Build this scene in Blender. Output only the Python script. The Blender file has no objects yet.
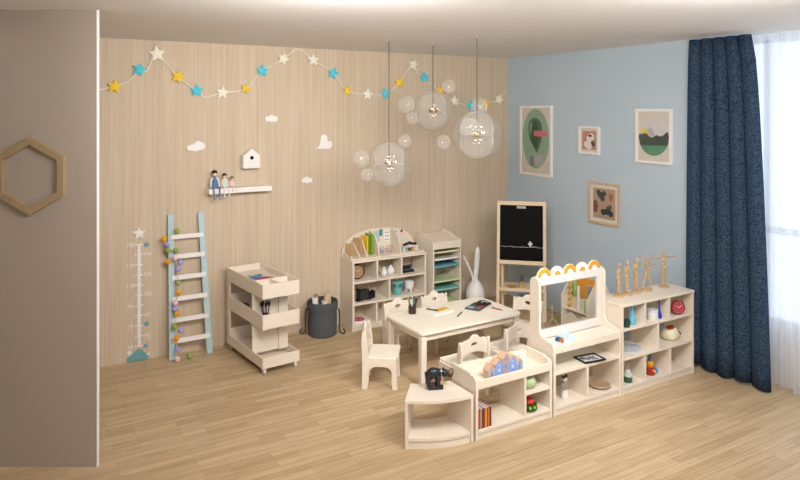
import bpy, bmesh, math, random
from mathutils import Vector, Matrix
from mathutils.geometry import tessellate_polygon
random.seed(7)
C = bpy.context.scene.collection
PI = math.pi
CAMX, CAMY, CAMZ = 0.0, 0.0, 2.343
YW, XR, H = 6.60, 5.48, 3.0

# ------------------------------------------------------------------ materials
def lin(h):
    if isinstance(h, str):
        h = h.lstrip('#'); v = [int(h[i:i+2], 16)/255 for i in (0, 2, 4)]
    else: v = [a/255 for a in h]
    return tuple((a/12.92 if a <= .04045 else ((a+.055)/1.055)**2.4) for a in v)+(1,)
_mats = {}
def mat(name, col, rough=.55, var=0.06, scale=18, metal=0, spec=.4, bump=0, stretch=(1,1,1)):
    if name in _mats: return _mats[name]
    m = bpy.data.materials.new(name); m.use_nodes = True; _mats[name] = m
    nt = m.node_tree; b = nt.nodes['Principled BSDF']
    b.inputs['Roughness'].default_value = rough; b.inputs['Metallic'].default_value = metal
    b.inputs['Specular IOR Level'].default_value = spec
    c = lin(col)
    tc = nt.nodes.new('ShaderNodeTexCoord'); mp = nt.nodes.new('ShaderNodeMapping')
    mp.inputs['Scale'].default_value = stretch
    nz = nt.nodes.new('ShaderNodeTexNoise'); nz.inputs['Scale'].default_value = scale; nz.inputs['Detail'].default_value = 4
    nt.links.new(tc.outputs['Object'], mp.inputs['Vector']); nt.links.new(mp.outputs[0], nz.inputs['Vector'])
    mx = nt.nodes.new('ShaderNodeMix'); mx.data_type = 'RGBA'
    mx.inputs[6].default_value = tuple(x*(1-var*1.6) for x in c[:3])+(1,)
    mx.inputs[7].default_value = tuple(min(1, x*(1+var*1.6)) for x in c[:3])+(1,)
    nt.links.new(nz.outputs['Fac'], mx.inputs[0]); nt.links.new(mx.outputs[2], b.inputs['Base Color'])
    if bump:
        bp = nt.nodes.new('ShaderNodeBump'); bp.inputs['Strength'].default_value = bump; bp.inputs['Distance'].default_value = .004
        nt.links.new(nz.outputs['Fac'], bp.inputs['Height']); nt.links.new(bp.outputs[0], b.inputs['Normal'])
    return m
def N(m, t): return m.node_tree.nodes.new(t)

BIRCH = mat('birch_ply', '#e8dccb', .5, .05, 6, stretch=(3, 14, 14))
BIRCH_E = mat('birch_edge', '#eadbc4', .5, .04, 30)
WHITE = mat('white_paint', '#f1eeea', .45, .015, 20)
PINE = mat('pine', '#e6cfae', .5, .08, 8, stretch=(3, 3, 20))
MWOOD = mat('mannequin_wood', '#c3a47a', .5, .08, 30)
BLACK = mat('black_paint', '#17181a', .35, .1, 30)
BLKM = mat('black_matte', '#0c0c0d', .8, .05, 30, spec=.15)
DGREY = mat('charcoal_fabric', '#55585d', .9, .12, 120, bump=.3, spec=.1)
TEALR = mat('ladder_blue', '#b5d0d8', .55, .04, 15)
BRASS = mat('brass', '#b79455', .28, .05, 40, metal=1)
GOLD = mat('gold', '#d0a23c', .3, .05, 40, metal=.9)
METAL = mat('steel', '#c8c8ca', .3, .04, 40, metal=.9)
CORD = mat('cord_grey', '#6b6661', .5, .03, 40)
YEL = mat('star_yellow', '#f8cf3c', .55, .04, 30)
BLU = mat('star_blue', '#52d2e8', .55, .04, 30)
CRM = mat('star_cream', '#f6f1e2', .55, .02, 30)
STRG = mat('string_white', '#efeae0', .8, .03, 60)
TEAL = mat('teal', '#6fa5a8', .6, .05, 30)
def q(name, col, rough=.5, **k): return mat(name, col, rough, **k)

def wood_wall():
    m = bpy.data.materials.new('wood_wall'); m.use_nodes = True; nt = m.node_tree; b = nt.nodes['Principled BSDF']
    tc = N(m, 'ShaderNodeTexCoord'); mp = N(m, 'ShaderNodeMapping'); mp.inputs['Scale'].default_value = (52, 52, .9)
    nt.links.new(tc.outputs['Object'], mp.inputs[0])
    n1 = N(m, 'ShaderNodeTexNoise'); n1.inputs['Scale'].default_value = 1.0; n1.inputs['Detail'].default_value = 5; n1.inputs['Distortion'].default_value = .6
    nt.links.new(mp.outputs[0], n1.inputs['Vector'])
    mp2 = N(m, 'ShaderNodeMapping'); mp2.inputs['Scale'].default_value = (9, 9, .3); nt.links.new(tc.outputs['Object'], mp2.inputs[0])
    n2 = N(m, 'ShaderNodeTexNoise'); n2.inputs['Scale'].default_value = 1.0; n2.inputs['Detail'].default_value = 2; nt.links.new(mp2.outputs[0], n2.inputs['Vector'])
    ad = N(m, 'ShaderNodeMath'); ad.operation = 'MULTIPLY_ADD'; ad.inputs[1].default_value = .75
    ad2 = N(m, 'ShaderNodeMath'); ad2.operation = 'MULTIPLY'; ad2.inputs[1].default_value = .25
    nt.links.new(n2.outputs['Fac'], ad2.inputs[0]); nt.links.new(n1.outputs['Fac'], ad.inputs[0]); nt.links.new(ad2.outputs[0], ad.inputs[2])
    cr = N(m, 'ShaderNodeValToRGB'); cr.color_ramp.elements[0].position = .32; cr.color_ramp.elements[1].position = .68
    cr.color_ramp.elements[0].color = lin('#c5b199'); cr.color_ramp.elements[1].color = lin('#d8c7af')
    nt.links.new(ad.outputs[0], cr.inputs[0]); nt.links.new(cr.outputs[0], b.inputs['Base Color'])
    b.inputs['Roughness'].default_value = .6; b.inputs['Specular IOR Level'].default_value = .25
    return m
def floor_mat():
    m = bpy.data.materials.new('oak_floor'); m.use_nodes = True; nt = m.node_tree; b = nt.nodes['Principled BSDF']
    tc = N(m, 'ShaderNodeTexCoord')
    mp = N(m, 'ShaderNodeMapping'); mp.inputs['Location'].default_value = (.13, .02, 0); nt.links.new(tc.outputs['Object'], mp.inputs[0])
    def brick(c1, c2, off, w, loc):
        mpp = N(m, 'ShaderNodeMapping'); mpp.inputs['Location'].default_value = loc; nt.links.new(tc.outputs['Object'], mpp.inputs[0])
        br = N(m, 'ShaderNodeTexBrick'); br.inputs['Color1'].default_value = lin(c1); br.inputs['Color2'].default_value = lin(c2)
        br.inputs['Mortar'].default_value = lin('#9a7a52'); br.inputs['Scale'].default_value = 1; br.inputs['Mortar Size'].default_value = .0012
        br.inputs['Mortar Smooth'].default_value = .3; br.inputs['Brick Width'].default_value = w; br.inputs['Row Height'].default_value = .0655
        br.offset = off; br.inputs['Bias'].default_value = 0; nt.links.new(mpp.outputs[0], br.inputs['Vector']); return br
    b1 = brick('#b89d79', '#d9c2a1', .37, .46, (.13, .02, 0))
    b2 = brick('#c1a783', '#cfb793', .37, .46, (3.81, .741, 0))
    mx = N(m, 'ShaderNodeMix'); mx.data_type = 'RGBA'; mx.inputs[0].default_value = .42
    nt.links.new(b1.outputs['Color'], mx.inputs[6]); nt.links.new(b2.outputs['Color'], mx.inputs[7])
    mp3 = N(m, 'ShaderNodeMapping'); mp3.inputs['Scale'].default_value = (1.6, 38, 1); nt.links.new(tc.outputs['Object'], mp3.inputs[0])
    gz = N(m, 'ShaderNodeTexNoise'); gz.inputs['Scale'].default_value = 1.3; gz.inputs['Detail'].default_value = 6; gz.inputs['Distortion'].default_value = 1.0
    nt.links.new(mp3.outputs[0], gz.inputs['Vector'])
    cr = N(m, 'ShaderNodeValToRGB'); cr.color_ramp.elements[0].position = .3; cr.color_ramp.elements[1].position = .7
    cr.color_ramp.elements[0].color = (.72, .68, .62, 1); cr.color_ramp.elements[1].color = (1.1, 1.08, 1.05, 1)
    nt.links.new(gz.outputs['Fac'], cr.inputs[0])
    mm = N(m, 'ShaderNodeMix'); mm.data_type = 'RGBA'; mm.blend_type = 'MULTIPLY'; mm.inputs[0].default_value = .75
    nt.links.new(mx.outputs[2], mm.inputs[6]); nt.links.new(cr.outputs[0], mm.inputs[7]); nt.links.new(mm.outputs[2], b.inputs['Base Color'])
    b.inputs['Roughness'].default_value = .38; b.inputs['Specular IOR Level'].default_value = .4
    return m
def curtain_mat():
    m = bpy.data.materials.new('navy_curtain'); m.use_nodes = True; nt = m.node_tree; b = nt.nodes['Principled BSDF']
    tc = N(m, 'ShaderNodeTexCoord'); v = N(m, 'ShaderNodeTexVoronoi'); v.inputs['Scale'].default_value = 120; nt.links.new(tc.outputs['Object'], v.inputs['Vector'])
    n = N(m, 'ShaderNodeTexNoise'); n.inputs['Scale'].default_value = 60; nt.links.new(tc.outputs['Object'], n.inputs['Vector'])
    a = N(m, 'ShaderNodeMath'); a.operation = 'MULTIPLY'; nt.links.new(v.outputs['Distance'], a.inputs[0]); nt.links.new(n.outputs['Fac'], a.inputs[1])
    cr = N(m, 'ShaderNodeValToRGB'); cr.color_ramp.elements[0].position = .16; cr.color_ramp.elements[1].position = .34
    cr.color_ramp.elements[0].color = lin('#213247'); cr.color_ramp.elements[1].color = lin('#43586f')
    nt.links.new(a.outputs[0], cr.inputs[0]); nt.links.new(cr.outputs[0], b.inputs['Base Color'])
    b.inputs['Roughness'].default_value = .9; b.inputs['Specular IOR Level'].default_value = .1
    return m
def sheer_mat():
    m = bpy.data.materials.new('sheer_fabric'); m.use_nodes = True; nt = m.node_tree
    nt.nodes.remove(nt.nodes['Principled BSDF']); out = nt.nodes['Material Output']
    tr = N(m, 'ShaderNodeBsdfTransparent'); tl = N(m, 'ShaderNodeBsdfTranslucent'); df = N(m, 'ShaderNodeBsdfDiffuse')
    tl.inputs[0].default_value = (.93, .95, 1, 1); df.inputs[0].default_value = (.9, .91, .93, 1)
    m1 = N(m, 'ShaderNodeMixShader'); m1.inputs[0].default_value = .45; nt.links.new(tl.outputs[0], m1.inputs[1]); nt.links.new(df.outputs[0], m1.inputs[2])
    tc = N(m, 'ShaderNodeTexCoord'); mp = N(m, 'ShaderNodeMapping'); mp.inputs['Scale'].default_value = (1, 60, .3); nt.links.new(tc.outputs['Object'], mp.inputs[0])
    nz = N(m, 'ShaderNodeTexNoise'); nz.inputs['Scale'].default_value = 1; nt.links.new(mp.outputs[0], nz.inputs['Vector'])
    mr = N(m, 'ShaderNodeMapRange'); mr.inputs[3].default_value = .5; mr.inputs[4].default_value = .85; nt.links.new(nz.outputs['Fac'], mr.inputs[0])
    m2 = N(m, 'ShaderNodeMixShader'); nt.links.new(mr.outputs[0], m2.inputs[0])
    nt.links.new(tr.outputs[0], m2.inputs[1]); nt.links.new(m1.outputs[0], m2.inputs[2]); nt.links.new(m2.outputs[0], out.inputs[0])
    return m
def glass_mat(name, tint=(1, 1, 1, 1), edge=.25, base=.03, white=.06, pwr=2.5):
    m = bpy.data.materials.new(name); m.use_nodes = True; nt = m.node_tree
    nt.nodes.remove(nt.nodes['Principled BSDF']); out = nt.nodes['Material Output']
    tr = N(m, 'ShaderNodeBsdfTransparent'); tr.inputs[0].default_value = tint
    gl = N(m, 'ShaderNodeBsdfGlossy'); gl.inputs['Roughness'].default_value = .03
    df = N(m, 'ShaderNodeBsdfTranslucent'); df.inputs[0].default_value = (1, 1, 1, 1)
    lw = N(m, 'ShaderNodeLayerWeight'); lw.inputs[0].default_value = .22
    mr = N(m, 'ShaderNodeMapRange'); mr.inputs[3].default_value = base; mr.inputs[4].default_value = edge+base
    nt.links.new(lw.outputs['Facing'], mr.inputs[0])
    m1 = N(m, 'ShaderNodeMixShader'); nt.links.new(mr.outputs[0], m1.inputs[0]); nt.links.new(tr.outputs[0], m1.inputs[1]); nt.links.new(gl.outputs[0], m1.inputs[2])
    dd = N(m, 'ShaderNodeBsdfDiffuse'); dd.inputs[0].default_value = (1, .98, .95, 1)
    pw = N(m, 'ShaderNodeMath'); pw.operation = 'POWER'; pw.inputs[1].default_value = pwr; nt.links.new(lw.outputs['Facing'], pw.inputs[0])
    mw = N(m, 'ShaderNodeMapRange'); mw.inputs[3].default_value = white*.35; mw.inputs[4].default_value = white*6; nt.links.new(pw.outputs[0], mw.inputs[0])
    m2 = N(m, 'ShaderNodeMixShader'); nt.links.new(mw.outputs[0], m2.inputs[0]); nt.links.new(m1.outputs[0], m2.inputs[1]); nt.links.new(dd.outputs[0], m2.inputs[2])
    nt.links.new(m2.outputs[0], out.inputs[0]); return m
PANE = glass_mat('window_pane', edge=.2, base=.03, white=0)
PANE2 = glass_mat('clear_acrylic', edge=.10, base=.012, white=0)
BUBBLE = glass_mat('bubble_glass', edge=.25, base=.03, white=.05)
BUBBLE2 = glass_mat('bubble_glass_inner', edge=.35, base=.03, white=.21, pwr=1.8)
CLEAR = glass_mat('clear_plastic', tint=(.95, .97, .97, 1), edge=.3, base=.06, white=.05)

# ------------------------------------------------------------------ mesh builder
class G:
    def __init__(s): s.bm = bmesh.new()
    def box(s, x0, x1, y0, y1, z0, z1, M=None):
        vs = [s.bm.verts.new(Vector(p)) for p in ((x0,y0,z0),(x1,y0,z0),(x1,y1,z0),(x0,y1,z0),(x0,y0,z1),(x1,y0,z1),(x1,y1,z1),(x0,y1,z1))]
        for f in ((3,2,1,0),(4,5,6,7),(0,1,5,4),(1,2,6,5),(2,3,7,6),(3,0,4,7)): s.bm.faces.new([vs[i] for i in f])
        if M:
            for v in vs: v.co = M @ v.co
        return s
    def prism(s, loops, o, u, v, n, t):
        """loops: outline (and holes) in (a, b); point = o + a*u + b*v, extruded t along n"""
        if not isinstance(loops[0][0], (tuple, list)): loops = [loops]
        o, u, v, n = map(Vector, (o, u, v, n)); P = []; F = []; B = []
        for lp in loops:
            f = [s.bm.verts.new(o+a*u+b*v) for a, b in lp]; k = [s.bm.verts.new(o+a*u+b*v+n*t) for a, b in lp]
            F += f; B += k; m = len(lp)
            for i in range(m): s.bm.faces.new((f[i], f[(i+1) % m], k[(i+1) % m], k[i]))
        if len(loops) == 1 and False: pass
        tris = tessellate_polygon([[Vector((a, b, 0)) for a, b in lp] for lp in loops])
        for t3 in tris:
            try:
                s.bm.faces.new([F[i] for i in t3]); s.bm.faces.new([B[i] for i in reversed(t3)])
            except ValueError: pass
        return s
    def lathe(s, prof, c=(0,0,0), seg=28, M=None, sx=1, sy=1):
        rings = []
        for r, z in prof:
            if r < 1e-6: rings.append([s.bm.verts.new(Vector((0, 0, z)))])
            else: rings.append([s.bm.verts.new(Vector((sx*r*math.cos(2*PI*i/seg), sy*r*math.sin(2*PI*i/seg), z))) for i in range(seg)])
        for a, b in zip(rings, rings[1:]):
            for i in range(seg):
                j = (i+1) % seg
                if len(a) == 1 and len(b) == 1: continue
                if len(a) == 1: s.bm.faces.new((a[0], b[j], b[i]))
                elif len(b) == 1: s.bm.faces.new((a[i], a[j], b[0]))
                else: s.bm.faces.new((a[i], a[j], b[j], b[i]))
        for rg in (rings[0], rings[-1]):
            if len(rg) > 1 and rings[0] is not rings[-1]:
                try: s.bm.faces.new(rg)
                except ValueError: pass
        for rg in rings:
            for v in rg:
                if M: v.co = M @ v.co
                v.co += Vector(c)
        return s
    def ball(s, c, r, sc=(1,1,1), seg=16, M=None):
        n = max(6, seg//2)
        mm = Matrix.Diagonal((*sc, 1)) if M is None else M @ Matrix.Diagonal((*sc, 1))
        return s.lathe([(r*math.sin(PI*i/n), -r*math.cos(PI*i/n)) for i in range(n+1)], c, seg, M=mm)
    def tube(s, pts, r, seg=8, closed=False):
        pts = [Vector(p) for p in pts]; n = len(pts); rs = r if isinstance(r, (list, tuple)) else [r]*n
        rings = []; up = None
        for i, p in enumerate(pts):
            if closed: d = pts[(i+1) % n]-pts[i-1]
            else: d = pts[min(i+1, n-1)]-pts[max(i-1, 0)]
            d.normalize()
            if up is None: up = Vector((0, 0, 1)) if abs(d.z) < .9 else Vector((1, 0, 0))
            a = up-d*up.dot(d)
            if a.length < 1e-4: a = d.orthogonal()
            a.normalize(); up = a; b = d.cross(a)
            rings.append([s.bm.verts.new(p+rs[i]*(math.cos(2*PI*k/seg)*a+math.sin(2*PI*k/seg)*b)) for k in range(seg)])
        m = n if closed else n-1
        for i in range(m):
            A, B = rings[i], rings[(i+1) % n]
            for k in range(seg): s.bm.faces.new((A[k], A[(k+1) % seg], B[(k+1) % seg], B[k]))
        if not closed: s.bm.faces.new(rings[0][::-1]); s.bm.faces.new(rings[-1])
        return s
    def dome(s, pts, c, u, v, n, t, hgt):
        """puffy polygon: outline slab with raised centre (a star with facets)"""
        c, u, v, n = map(Vector, (c, u, v, n))
        f = [s.bm.verts.new(c+a*u+b*v+n*t) for a, b in pts]; k = [s.bm.verts.new(c+a*u+b*v-n*t) for a, b in pts]
        cf = s.bm.verts.new(c+n*(t+hgt)); ck = s.bm.verts.new(c-n*t); m = len(pts)
        for i in range(m):
            j = (i+1) % m; s.bm.faces.new((f[i], f[j], cf)); s.bm.faces.new((k[j], k[i], ck)); s.bm.faces.new((k[i], k[j], f[j], f[i]))
        return s
    def done(s, name, m, parent=None, bevel=0, smooth=False, loc=None, rotz=0, label=None, solid=0):
        bmesh.ops.recalc_face_normals(s.bm, faces=s.bm.faces)
        me = bpy.data.meshes.new(name); s.bm.to_mesh(me); s.bm.free()
        if smooth:
            for p in me.polygons: p.use_smooth = True
        o = bpy.data.objects.new(name, me); C.objects.link(o); me.materials.append(m)
        if smooth: 
            mod = o.modifiers.new('edge', 'EDGE_SPLIT'); mod.split_angle = math.radians(42)
        if bevel:
            b = o.modifiers.new('bevel', 'BEVEL'); b.width = bevel; b.segments = 2; b.limit_method = 'ANGLE'; b.angle_limit = math.radians(40)
        if solid:
            b = o.modifiers.new('solid', 'SOLIDIFY'); b.thickness = solid
        if loc is not None: o.location = loc; o.rotation_euler = (0, 0, rotz)
        if parent: o.parent = parent
        if label: o['label'] = label
        return o
def tag(o, label, cat, group=None):
    o['label'] = label; o['category'] = cat
    if group: o['group'] = group
    return o
def thing(name, label, cat, loc=(0,0,0), rz=0, group=None):
    o = bpy.data.objects.new(name, None); C.objects.link(o); o.empty_display_size = .05
    o.location = loc; o.rotation_euler = (0, 0, rz); return tag(o, label, cat, group)
def struct(name, g, m, **k):
    o = g.done(name, m, **k); o['kind'] = 'structure'; return o
def dup(root, loc, rz, label, group=None):
    r = root.copy(); C.objects.link(r); r.location = loc; r.rotation_euler = (0, 0, rz); r['label'] = label
    if group: r['group'] = group
    for ch in list(root.children):
        c = ch.copy(); C.objects.link(c); c.parent = r
        for g2 in ch.children:
            d = g2.copy(); C.objects.link(d); d.parent = c
    return r
def arc(cx, cy, r, a0, a1, n=10, ry=None):
    ry = ry or r
    return [(cx+r*math.cos(math.radians(a0+(a1-a0)*i/n)), cy+ry*math.sin(math.radians(a0+(a1-a0)*i/n))) for i in range(n+1)]
def star(r, r2=None, rot=90, n=5):
    r2 = r2 or r*.47
    return [((r if i % 2 == 0 else r2)*math.cos(math.radians(rot+i*180/n)), (r if i % 2 == 0 else r2)*math.sin(math.radians(rot+i*180/n))) for i in range(2*n)]
def rrect(x0, x1, y0, y1, r, n=5):
    return arc(x1-r, y1-r, r, 0, 90, n)+arc(x0+r, y1-r, r, 90, 180, n)+arc(x0+r, y0+r, r, 180, 270, n)+arc(x1-r, y0+r, r, 270, 360, n)
def smoothpts(P, k=6):
    out = []; n = len(P); V = [Vector(p) for p in P]
    for i in range(n-1):
        p0, p1, p2, p3 = V[max(i-1, 0)], V[i], V[i+1], V[min(i+2, n-1)]
        for j in range(k):
            t = j/k; out.append(.5*((2*p1)+(p2-p0)*t+(2*p0-5*p1+4*p2-p3)*t*t+(3*p1-p0-3*p2+p3)*t**3))
    out.append(V[-1]); return out
XA, YA, ZA = (1,0,0), (0,1,0), (0,0,1)

# ------------------------------------------------------------------ setting
X0, Y0, XW = -3.2, -2.2, 5.75
WALLW = mat('white_wall', '#ebe6e0', .7, .01, 5); CEIL = mat('ceiling_white', '#eae8e7', .8, .01, 4)
BLUEW = mat('blue_wall', '#bccdda', .7, .012, 4)
PARTM = mat('partition_paint', '#ab9f93', .7, .012, 3)
struct('floor', G().box(X0, XW+.2, Y0, YW+.12, -.05, 0), floor_mat())
struct('ceiling', G().box(X0, XW+.2, Y0, YW+.12, H, H+.1), CEIL)
struct('wall_back', G().box(X0, XR+.12, YW, YW+.12, 0, H), wood_wall())
struct('wall_right', G().box(XR, XR+.12, 3.96, YW, 0, H), BLUEW)
struct('wall_right_return', G().box(XR+.12, XW+.2, 3.96, 4.08, 0, H), WALLW)
struct('wall_right_sill', G().box(XW, XW+.2, Y0, 3.96, 0, .47), WALLW)
struct('wall_front', G().box(X0, XW+.2, Y0-.12, Y0, 0, H), WALLW)
struct('wall_left', G().box(X0-.12, X0, Y0, YW, 0, H), WALLW)
struct('wall_right_header', G().box(XW, XW+.2, Y0, 3.96, 2.985, H), WALLW)
# window wall beyond the sheer
WF = mat('window_frame_white', '#f2f4f5', .4, .01, 10)
mulls = [3.93, 3.42, 2.2, .95, -.3, -1.55, -2.17]
n = 0
for a, b in zip(mulls, mulls[1:]):
    n += 1
    g = G()
    for z in (.49, 1.29, 2.965): g.box(XW+.03, XW+.11, b, a, z-.03, z+.03)
    g.box(XW+.03, XW+.11, a-.03, a+.0, .46, 2.96); g.box(XW+.03, XW+.11, b, b+.03, .46, 2.96)
    w = struct('window_%d' % n, g, WF)
    p = G().box(XW+.065, XW+.071, b+.03, a-.03, .52, 2.935).done('pane', PANE, w)
# partition: frontal panel at the left
pv = Vector((.8617, -.5075, 0)); nv = Vector((.5075, .8617, 0))
pc = Vector((.4985, 4.772, 0))
L = 2.1
g = G().prism([(-L, 0), (0, 0), (0, H), (-L, H)], pc, pv, ZA, nv, .03); struct('wall_partition', g, PARTM)
g = G().prism([(-.001, 0), (.006, 0), (.006, H), (-.001, H)], pc+nv*.002, pv, ZA, nv, .026); struct('trim_1', g, mat('white_edge', '#f6f5f4', .4, .01, 10))

# hexagon on partition
hx = lambda r: [(r*math.sin(math.radians(60*i)), r*math.cos(math.radians(60*i))) for i in range(6)]
hc = pc + pv*(-.422) + Vector((0, 0, 1.912))
g = G().prism([hx(.256), hx(.206)[::-1]], hc-nv*.0, pv, ZA, -nv, .035)
tag(g.done('hexagon_frame', mat('hexagon_wood', '#a28c6a', .55, .08, 12, stretch=(3, 3, 20)), bevel=.001), 'open wooden hexagon frame hung on the grey partition at far left', 'wall decoration')

# ------------------------------------------------------------------ garland
gar = [('s',.714,2.456),('y',.837,2.559),('b',1.051,2.719),('.',1.109,2.703),('.',1.144,2.769),('W',1.207,2.871),('y',1.399,2.661),('b',1.577,2.531),('.',1.659,2.47),('w',1.827,2.514),('Y',2.063,2.557),('b',2.238,2.743),('w',2.46,2.872),('.',2.632,2.985),('w',2.796,2.875),('b',3.03,2.743),('Y',3.203,2.555),('w',3.45,2.516),('b',3.685,2.529),('y',3.864,2.658),('w',4.048,2.87),('.',4.12,2.751),('b',4.203,2.725),('y',4.42,2.569),('w',4.632,2.451),('b',4.875,2.397),('y',5.119,2.42),('w',5.313,2.477),('.',5.43,2.577)]
t = thing('star_garland', 'long string garland of yellow, blue and cream stars swagged along wood wall top', 'garland', (0, YW-.02, 2.4))
g = G(); g.tube(smoothpts([(-.1 if k == 's' else x, -.0, z-2.4-(.1 if k == 's' else 0)) for k, x, z in gar], 6), .006, 6); g.done('string', STRG, t, smooth=True)
mm = dict(y=YEL, Y=YEL, b=BLU, w=CRM, W=CRM); nm = dict(y='yellow star', Y='yellow star', b='sky blue star', w='cream white star', W='largest cream star')
for k, x, z in gar:
    if k in mm:
        r = {'y': .069, 'Y': .058, 'b': .068, 'w': .068, 'W': .08}[k]
        G().dome(star(r, r*.5, 90+random.uniform(-22, 22)), (x, -.012, z-2.4), XA, ZA, (0, -1, 0), .007, .013).done('star', mm[k], t, label=nm[k])

# ------------------------------------------------------------------ clouds / heart / birdhouse
def blob(circles, flat=None):
    """outline of a union of circles by ray marching from the centre"""
    cx = sum(c[0] for c in circles)/len(circles); cy = sum(c[1] for c in circles)/len(circles); out = []
    for i in range(64):
        a = 2*PI*i/64; best = 0
        for d in [k*.0005 for k in range(1, 600)]:
            x, y = cx+d*math.cos(a), cy+d*math.sin(a)
            if any((x-p)**2+(y-q_)**2 <= r*r for p, q_, r in circles) and (flat is None or y >= flat): best = d
        out.append((cx+best*math.cos(a), cy+best*math.sin(a)))
    return out
def wallpiece(name, pts, x, z, m, label, cat, th=.02, group=None):
    o = G().prism(pts, (x, YW-.001, z), XA, ZA, (0, -1, 0), th).done(name, m, bevel=.002)
    return tag(o, label, cat, group)
wallpiece('wall_cloud', blob([(-.055,-.015,.028),(-.02,-.01,.034),(.03,.005,.045),(.06,0,.035),(0,-.02,.03)]), 1.567, 1.99, WHITE, 'white cloud decoration above the doll shelf, leftmost of the three clouds', 'wall decoration', group='white cloud decorations')
wallpiece('wall_cloud', blob([(-.045,0,.026),(0,.012,.032),(.04,0,.03),(0,-.01,.026)]), 2.337, 2.25, WHITE, 'highest white cloud decoration, above and right of the birdhouse', 'wall decoration', group='white cloud decorations')
wallpiece('wall_cloud', blob([(-.038,0,.025),(0,.01,.03),(.036,-.002,.026),(0,-.012,.022)]), 2.73, 1.597, WHITE, 'lowest white cloud decoration, right of the white wall shelf', 'wall decoration', group='white cloud decorations')
wallpiece('wall_heart', [(-.105,-.075),(.05,-.075)]+arc(.055,-.032,.045,-90,60,8)+[(.045,.006)]+arc(0,.04,.04,10,180,8)+[(-.045,-.02),(-.06,-.05)], 2.925, 2.0, WHITE, 'white tilted heart shaped cutout on wood wall right of the highest cloud', 'wall decoration')
t = thing('birdhouse', 'small white birdhouse with round dark hole on the wood wall', 'birdhouse', (2.10, YW-.001, 1.76))
G().prism([(-.085,0),(.085,0),(.085,.125),(0,.195),(-.085,.125)], (0,0,0), XA, ZA, (0,-1,0), .11).done('house_body', WHITE, t, bevel=.002)
G().prism([arc(0,.105,.0265,0,360,20)[:-1], arc(0,.105,.019,0,360,20)[:-1][::-1]], (0,-.109,0), XA, ZA, (0,-1,0), .006).done('hole_ring', WHITE, t)
G().prism(arc(0,.105,.02,0,360,20)[:-1], (0,-.110,0), XA, ZA, (0,-1,0), .002).done('entry_hole', BLKM, t, label='dark round entry hole')

# shelf with dolls
t = tag(G().box(-.315, .315, -.14, 0, -.025, .025).done('wall_shelf', WHITE, bevel=.002, loc=(1.985, YW-.001, 1.552)), 'white floating wall shelf with three dolls sitting at its left end', 'shelf')
def doll(x, s, hair, dress, legc, label, name='doll', leg=.13):
    z0 = 1.5775; t = thing(name, label, 'doll', (x, 6.53, z0), 0, 'dolls sitting on the wall shelf')
    skin = q('doll_skin', '#f1cdb4'); 
    G().lathe([(0, .0), (.036*s, .002), (.044*s, .025*s), (.036*s, .06*s), (.02*s, .1*s), (.012*s, .125*s), (0, .128*s)], (0, 0, 0), 16).done('dress', dress, t, smooth=True)
    hd = G().ball((0, 0, .152*s), .028*s, (1, 1, 1.05)); hd.tube([(0,0,.115*s),(0,0,.14*s)], .008*s); hd.done('head', skin, t, smooth=True)
    G().lathe([(.031*s, .0), (.0315*s, .012*s), (.026*s, .024*s), (.014*s, .032*s), (0, .035*s)], (0, .004*s, .153*s), 16).done('hair', hair, t, smooth=True)
    for sg in (-1, 1):
        G().tube([(sg*.016*s, 0, .11*s), (sg*.04*s, -.005, .075*s), (sg*.044*s, -.018, .035*s), (sg*.04*s, -.02, .012*s)], [.009*s, .009*s, .008*s, .008*s]).done('arm', WHITE if s > .9 else skin, t, smooth=True)
        g = G().tube([(sg*.028*s, -.02, .013), (sg*.03*s, -.065, .012), (sg*.03*s, -.082, .004), (sg*.03*s, -.085, -.03), (sg*.03*s, -.085, -leg*s)], .009*s)
        g.ball((sg*.03*s, -.093, -leg*s), .014*s, (1, 1.4, .8)); g.done('leg', legc, t, smooth=True)
doll(1.74, .95, q('hair_black', '#20191a'), q('denim', '#5f7fa6', .8), q('denim_leg', '#7b92b3', .8), 'tallest seated doll in blue dungarees with black hair, leftmost on wall shelf', leg=.10)
doll(1.838, .76, q('hair_dark', '#2c2424'), q('mint', '#cfe6dc', .8), q('pale_leg', '#f3ece4', .8), 'middle seated doll with black hair and pale mint dress on wall shelf', leg=.1)
doll(1.912, .58, q('hair_brown', '#6b4640'), q('pink_dress', '#eed0d4', .8), q('pale_leg', '#f3ece4', .8), 'smallest seated doll with brown hair and pink dress on wall shelf', leg=.03)

# ------------------------------------------------------------------ growth chart
t = thing('growth_chart', 'white height measuring chart with star, ticks, numbers and teal cloud on wood wall', 'growth chart', (1.052, YW-.001, 0))
n_ = (0,-1,0)
G().dome(star(.062, .028, 92), (0, -.008, 1.19), XA, ZA, n_, .006, .004).done('star', WHITE, t)
g = G().box(-.01, .01, -.008, 0, .135, 1.085)
for i in range(41):
    z = .135+.95*i/40; w = .036 if i % 4 == 0 else .018
    g.box(-w, w, -.009, 0, z-.0055, z+.0055)
g.done('ruler', WHITE, t)
def text(s, size, loc, parent, m, rot=(PI/2, 0, 0), name='number', ext=.002):
    cu = bpy.data.curves.new('t', 'FONT'); cu.body = s; cu.size = size; cu.extrude = ext; cu.align_x = 'CENTER'; cu.align_y = 'CENTER'
    o = bpy.data.objects.new('t', cu); C.objects.link(o); dg = bpy.context.evaluated_depsgraph_get()
    me = bpy.data.meshes.new_from_object(o.evaluated_get(dg)); bpy.data.objects.remove(o); me.materials.clear(); me.materials.append(m)
    o = bpy.data.objects.new(name, me); C.objects.link(o); o.location = loc; o.rotation_euler = rot; o.parent = parent
    return o
for i in range(11):
    text(str(50+10*i), .05, (-.075 if i % 2 == 0 else .075, -.003, .135+.095*i), t, WHITE)
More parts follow.
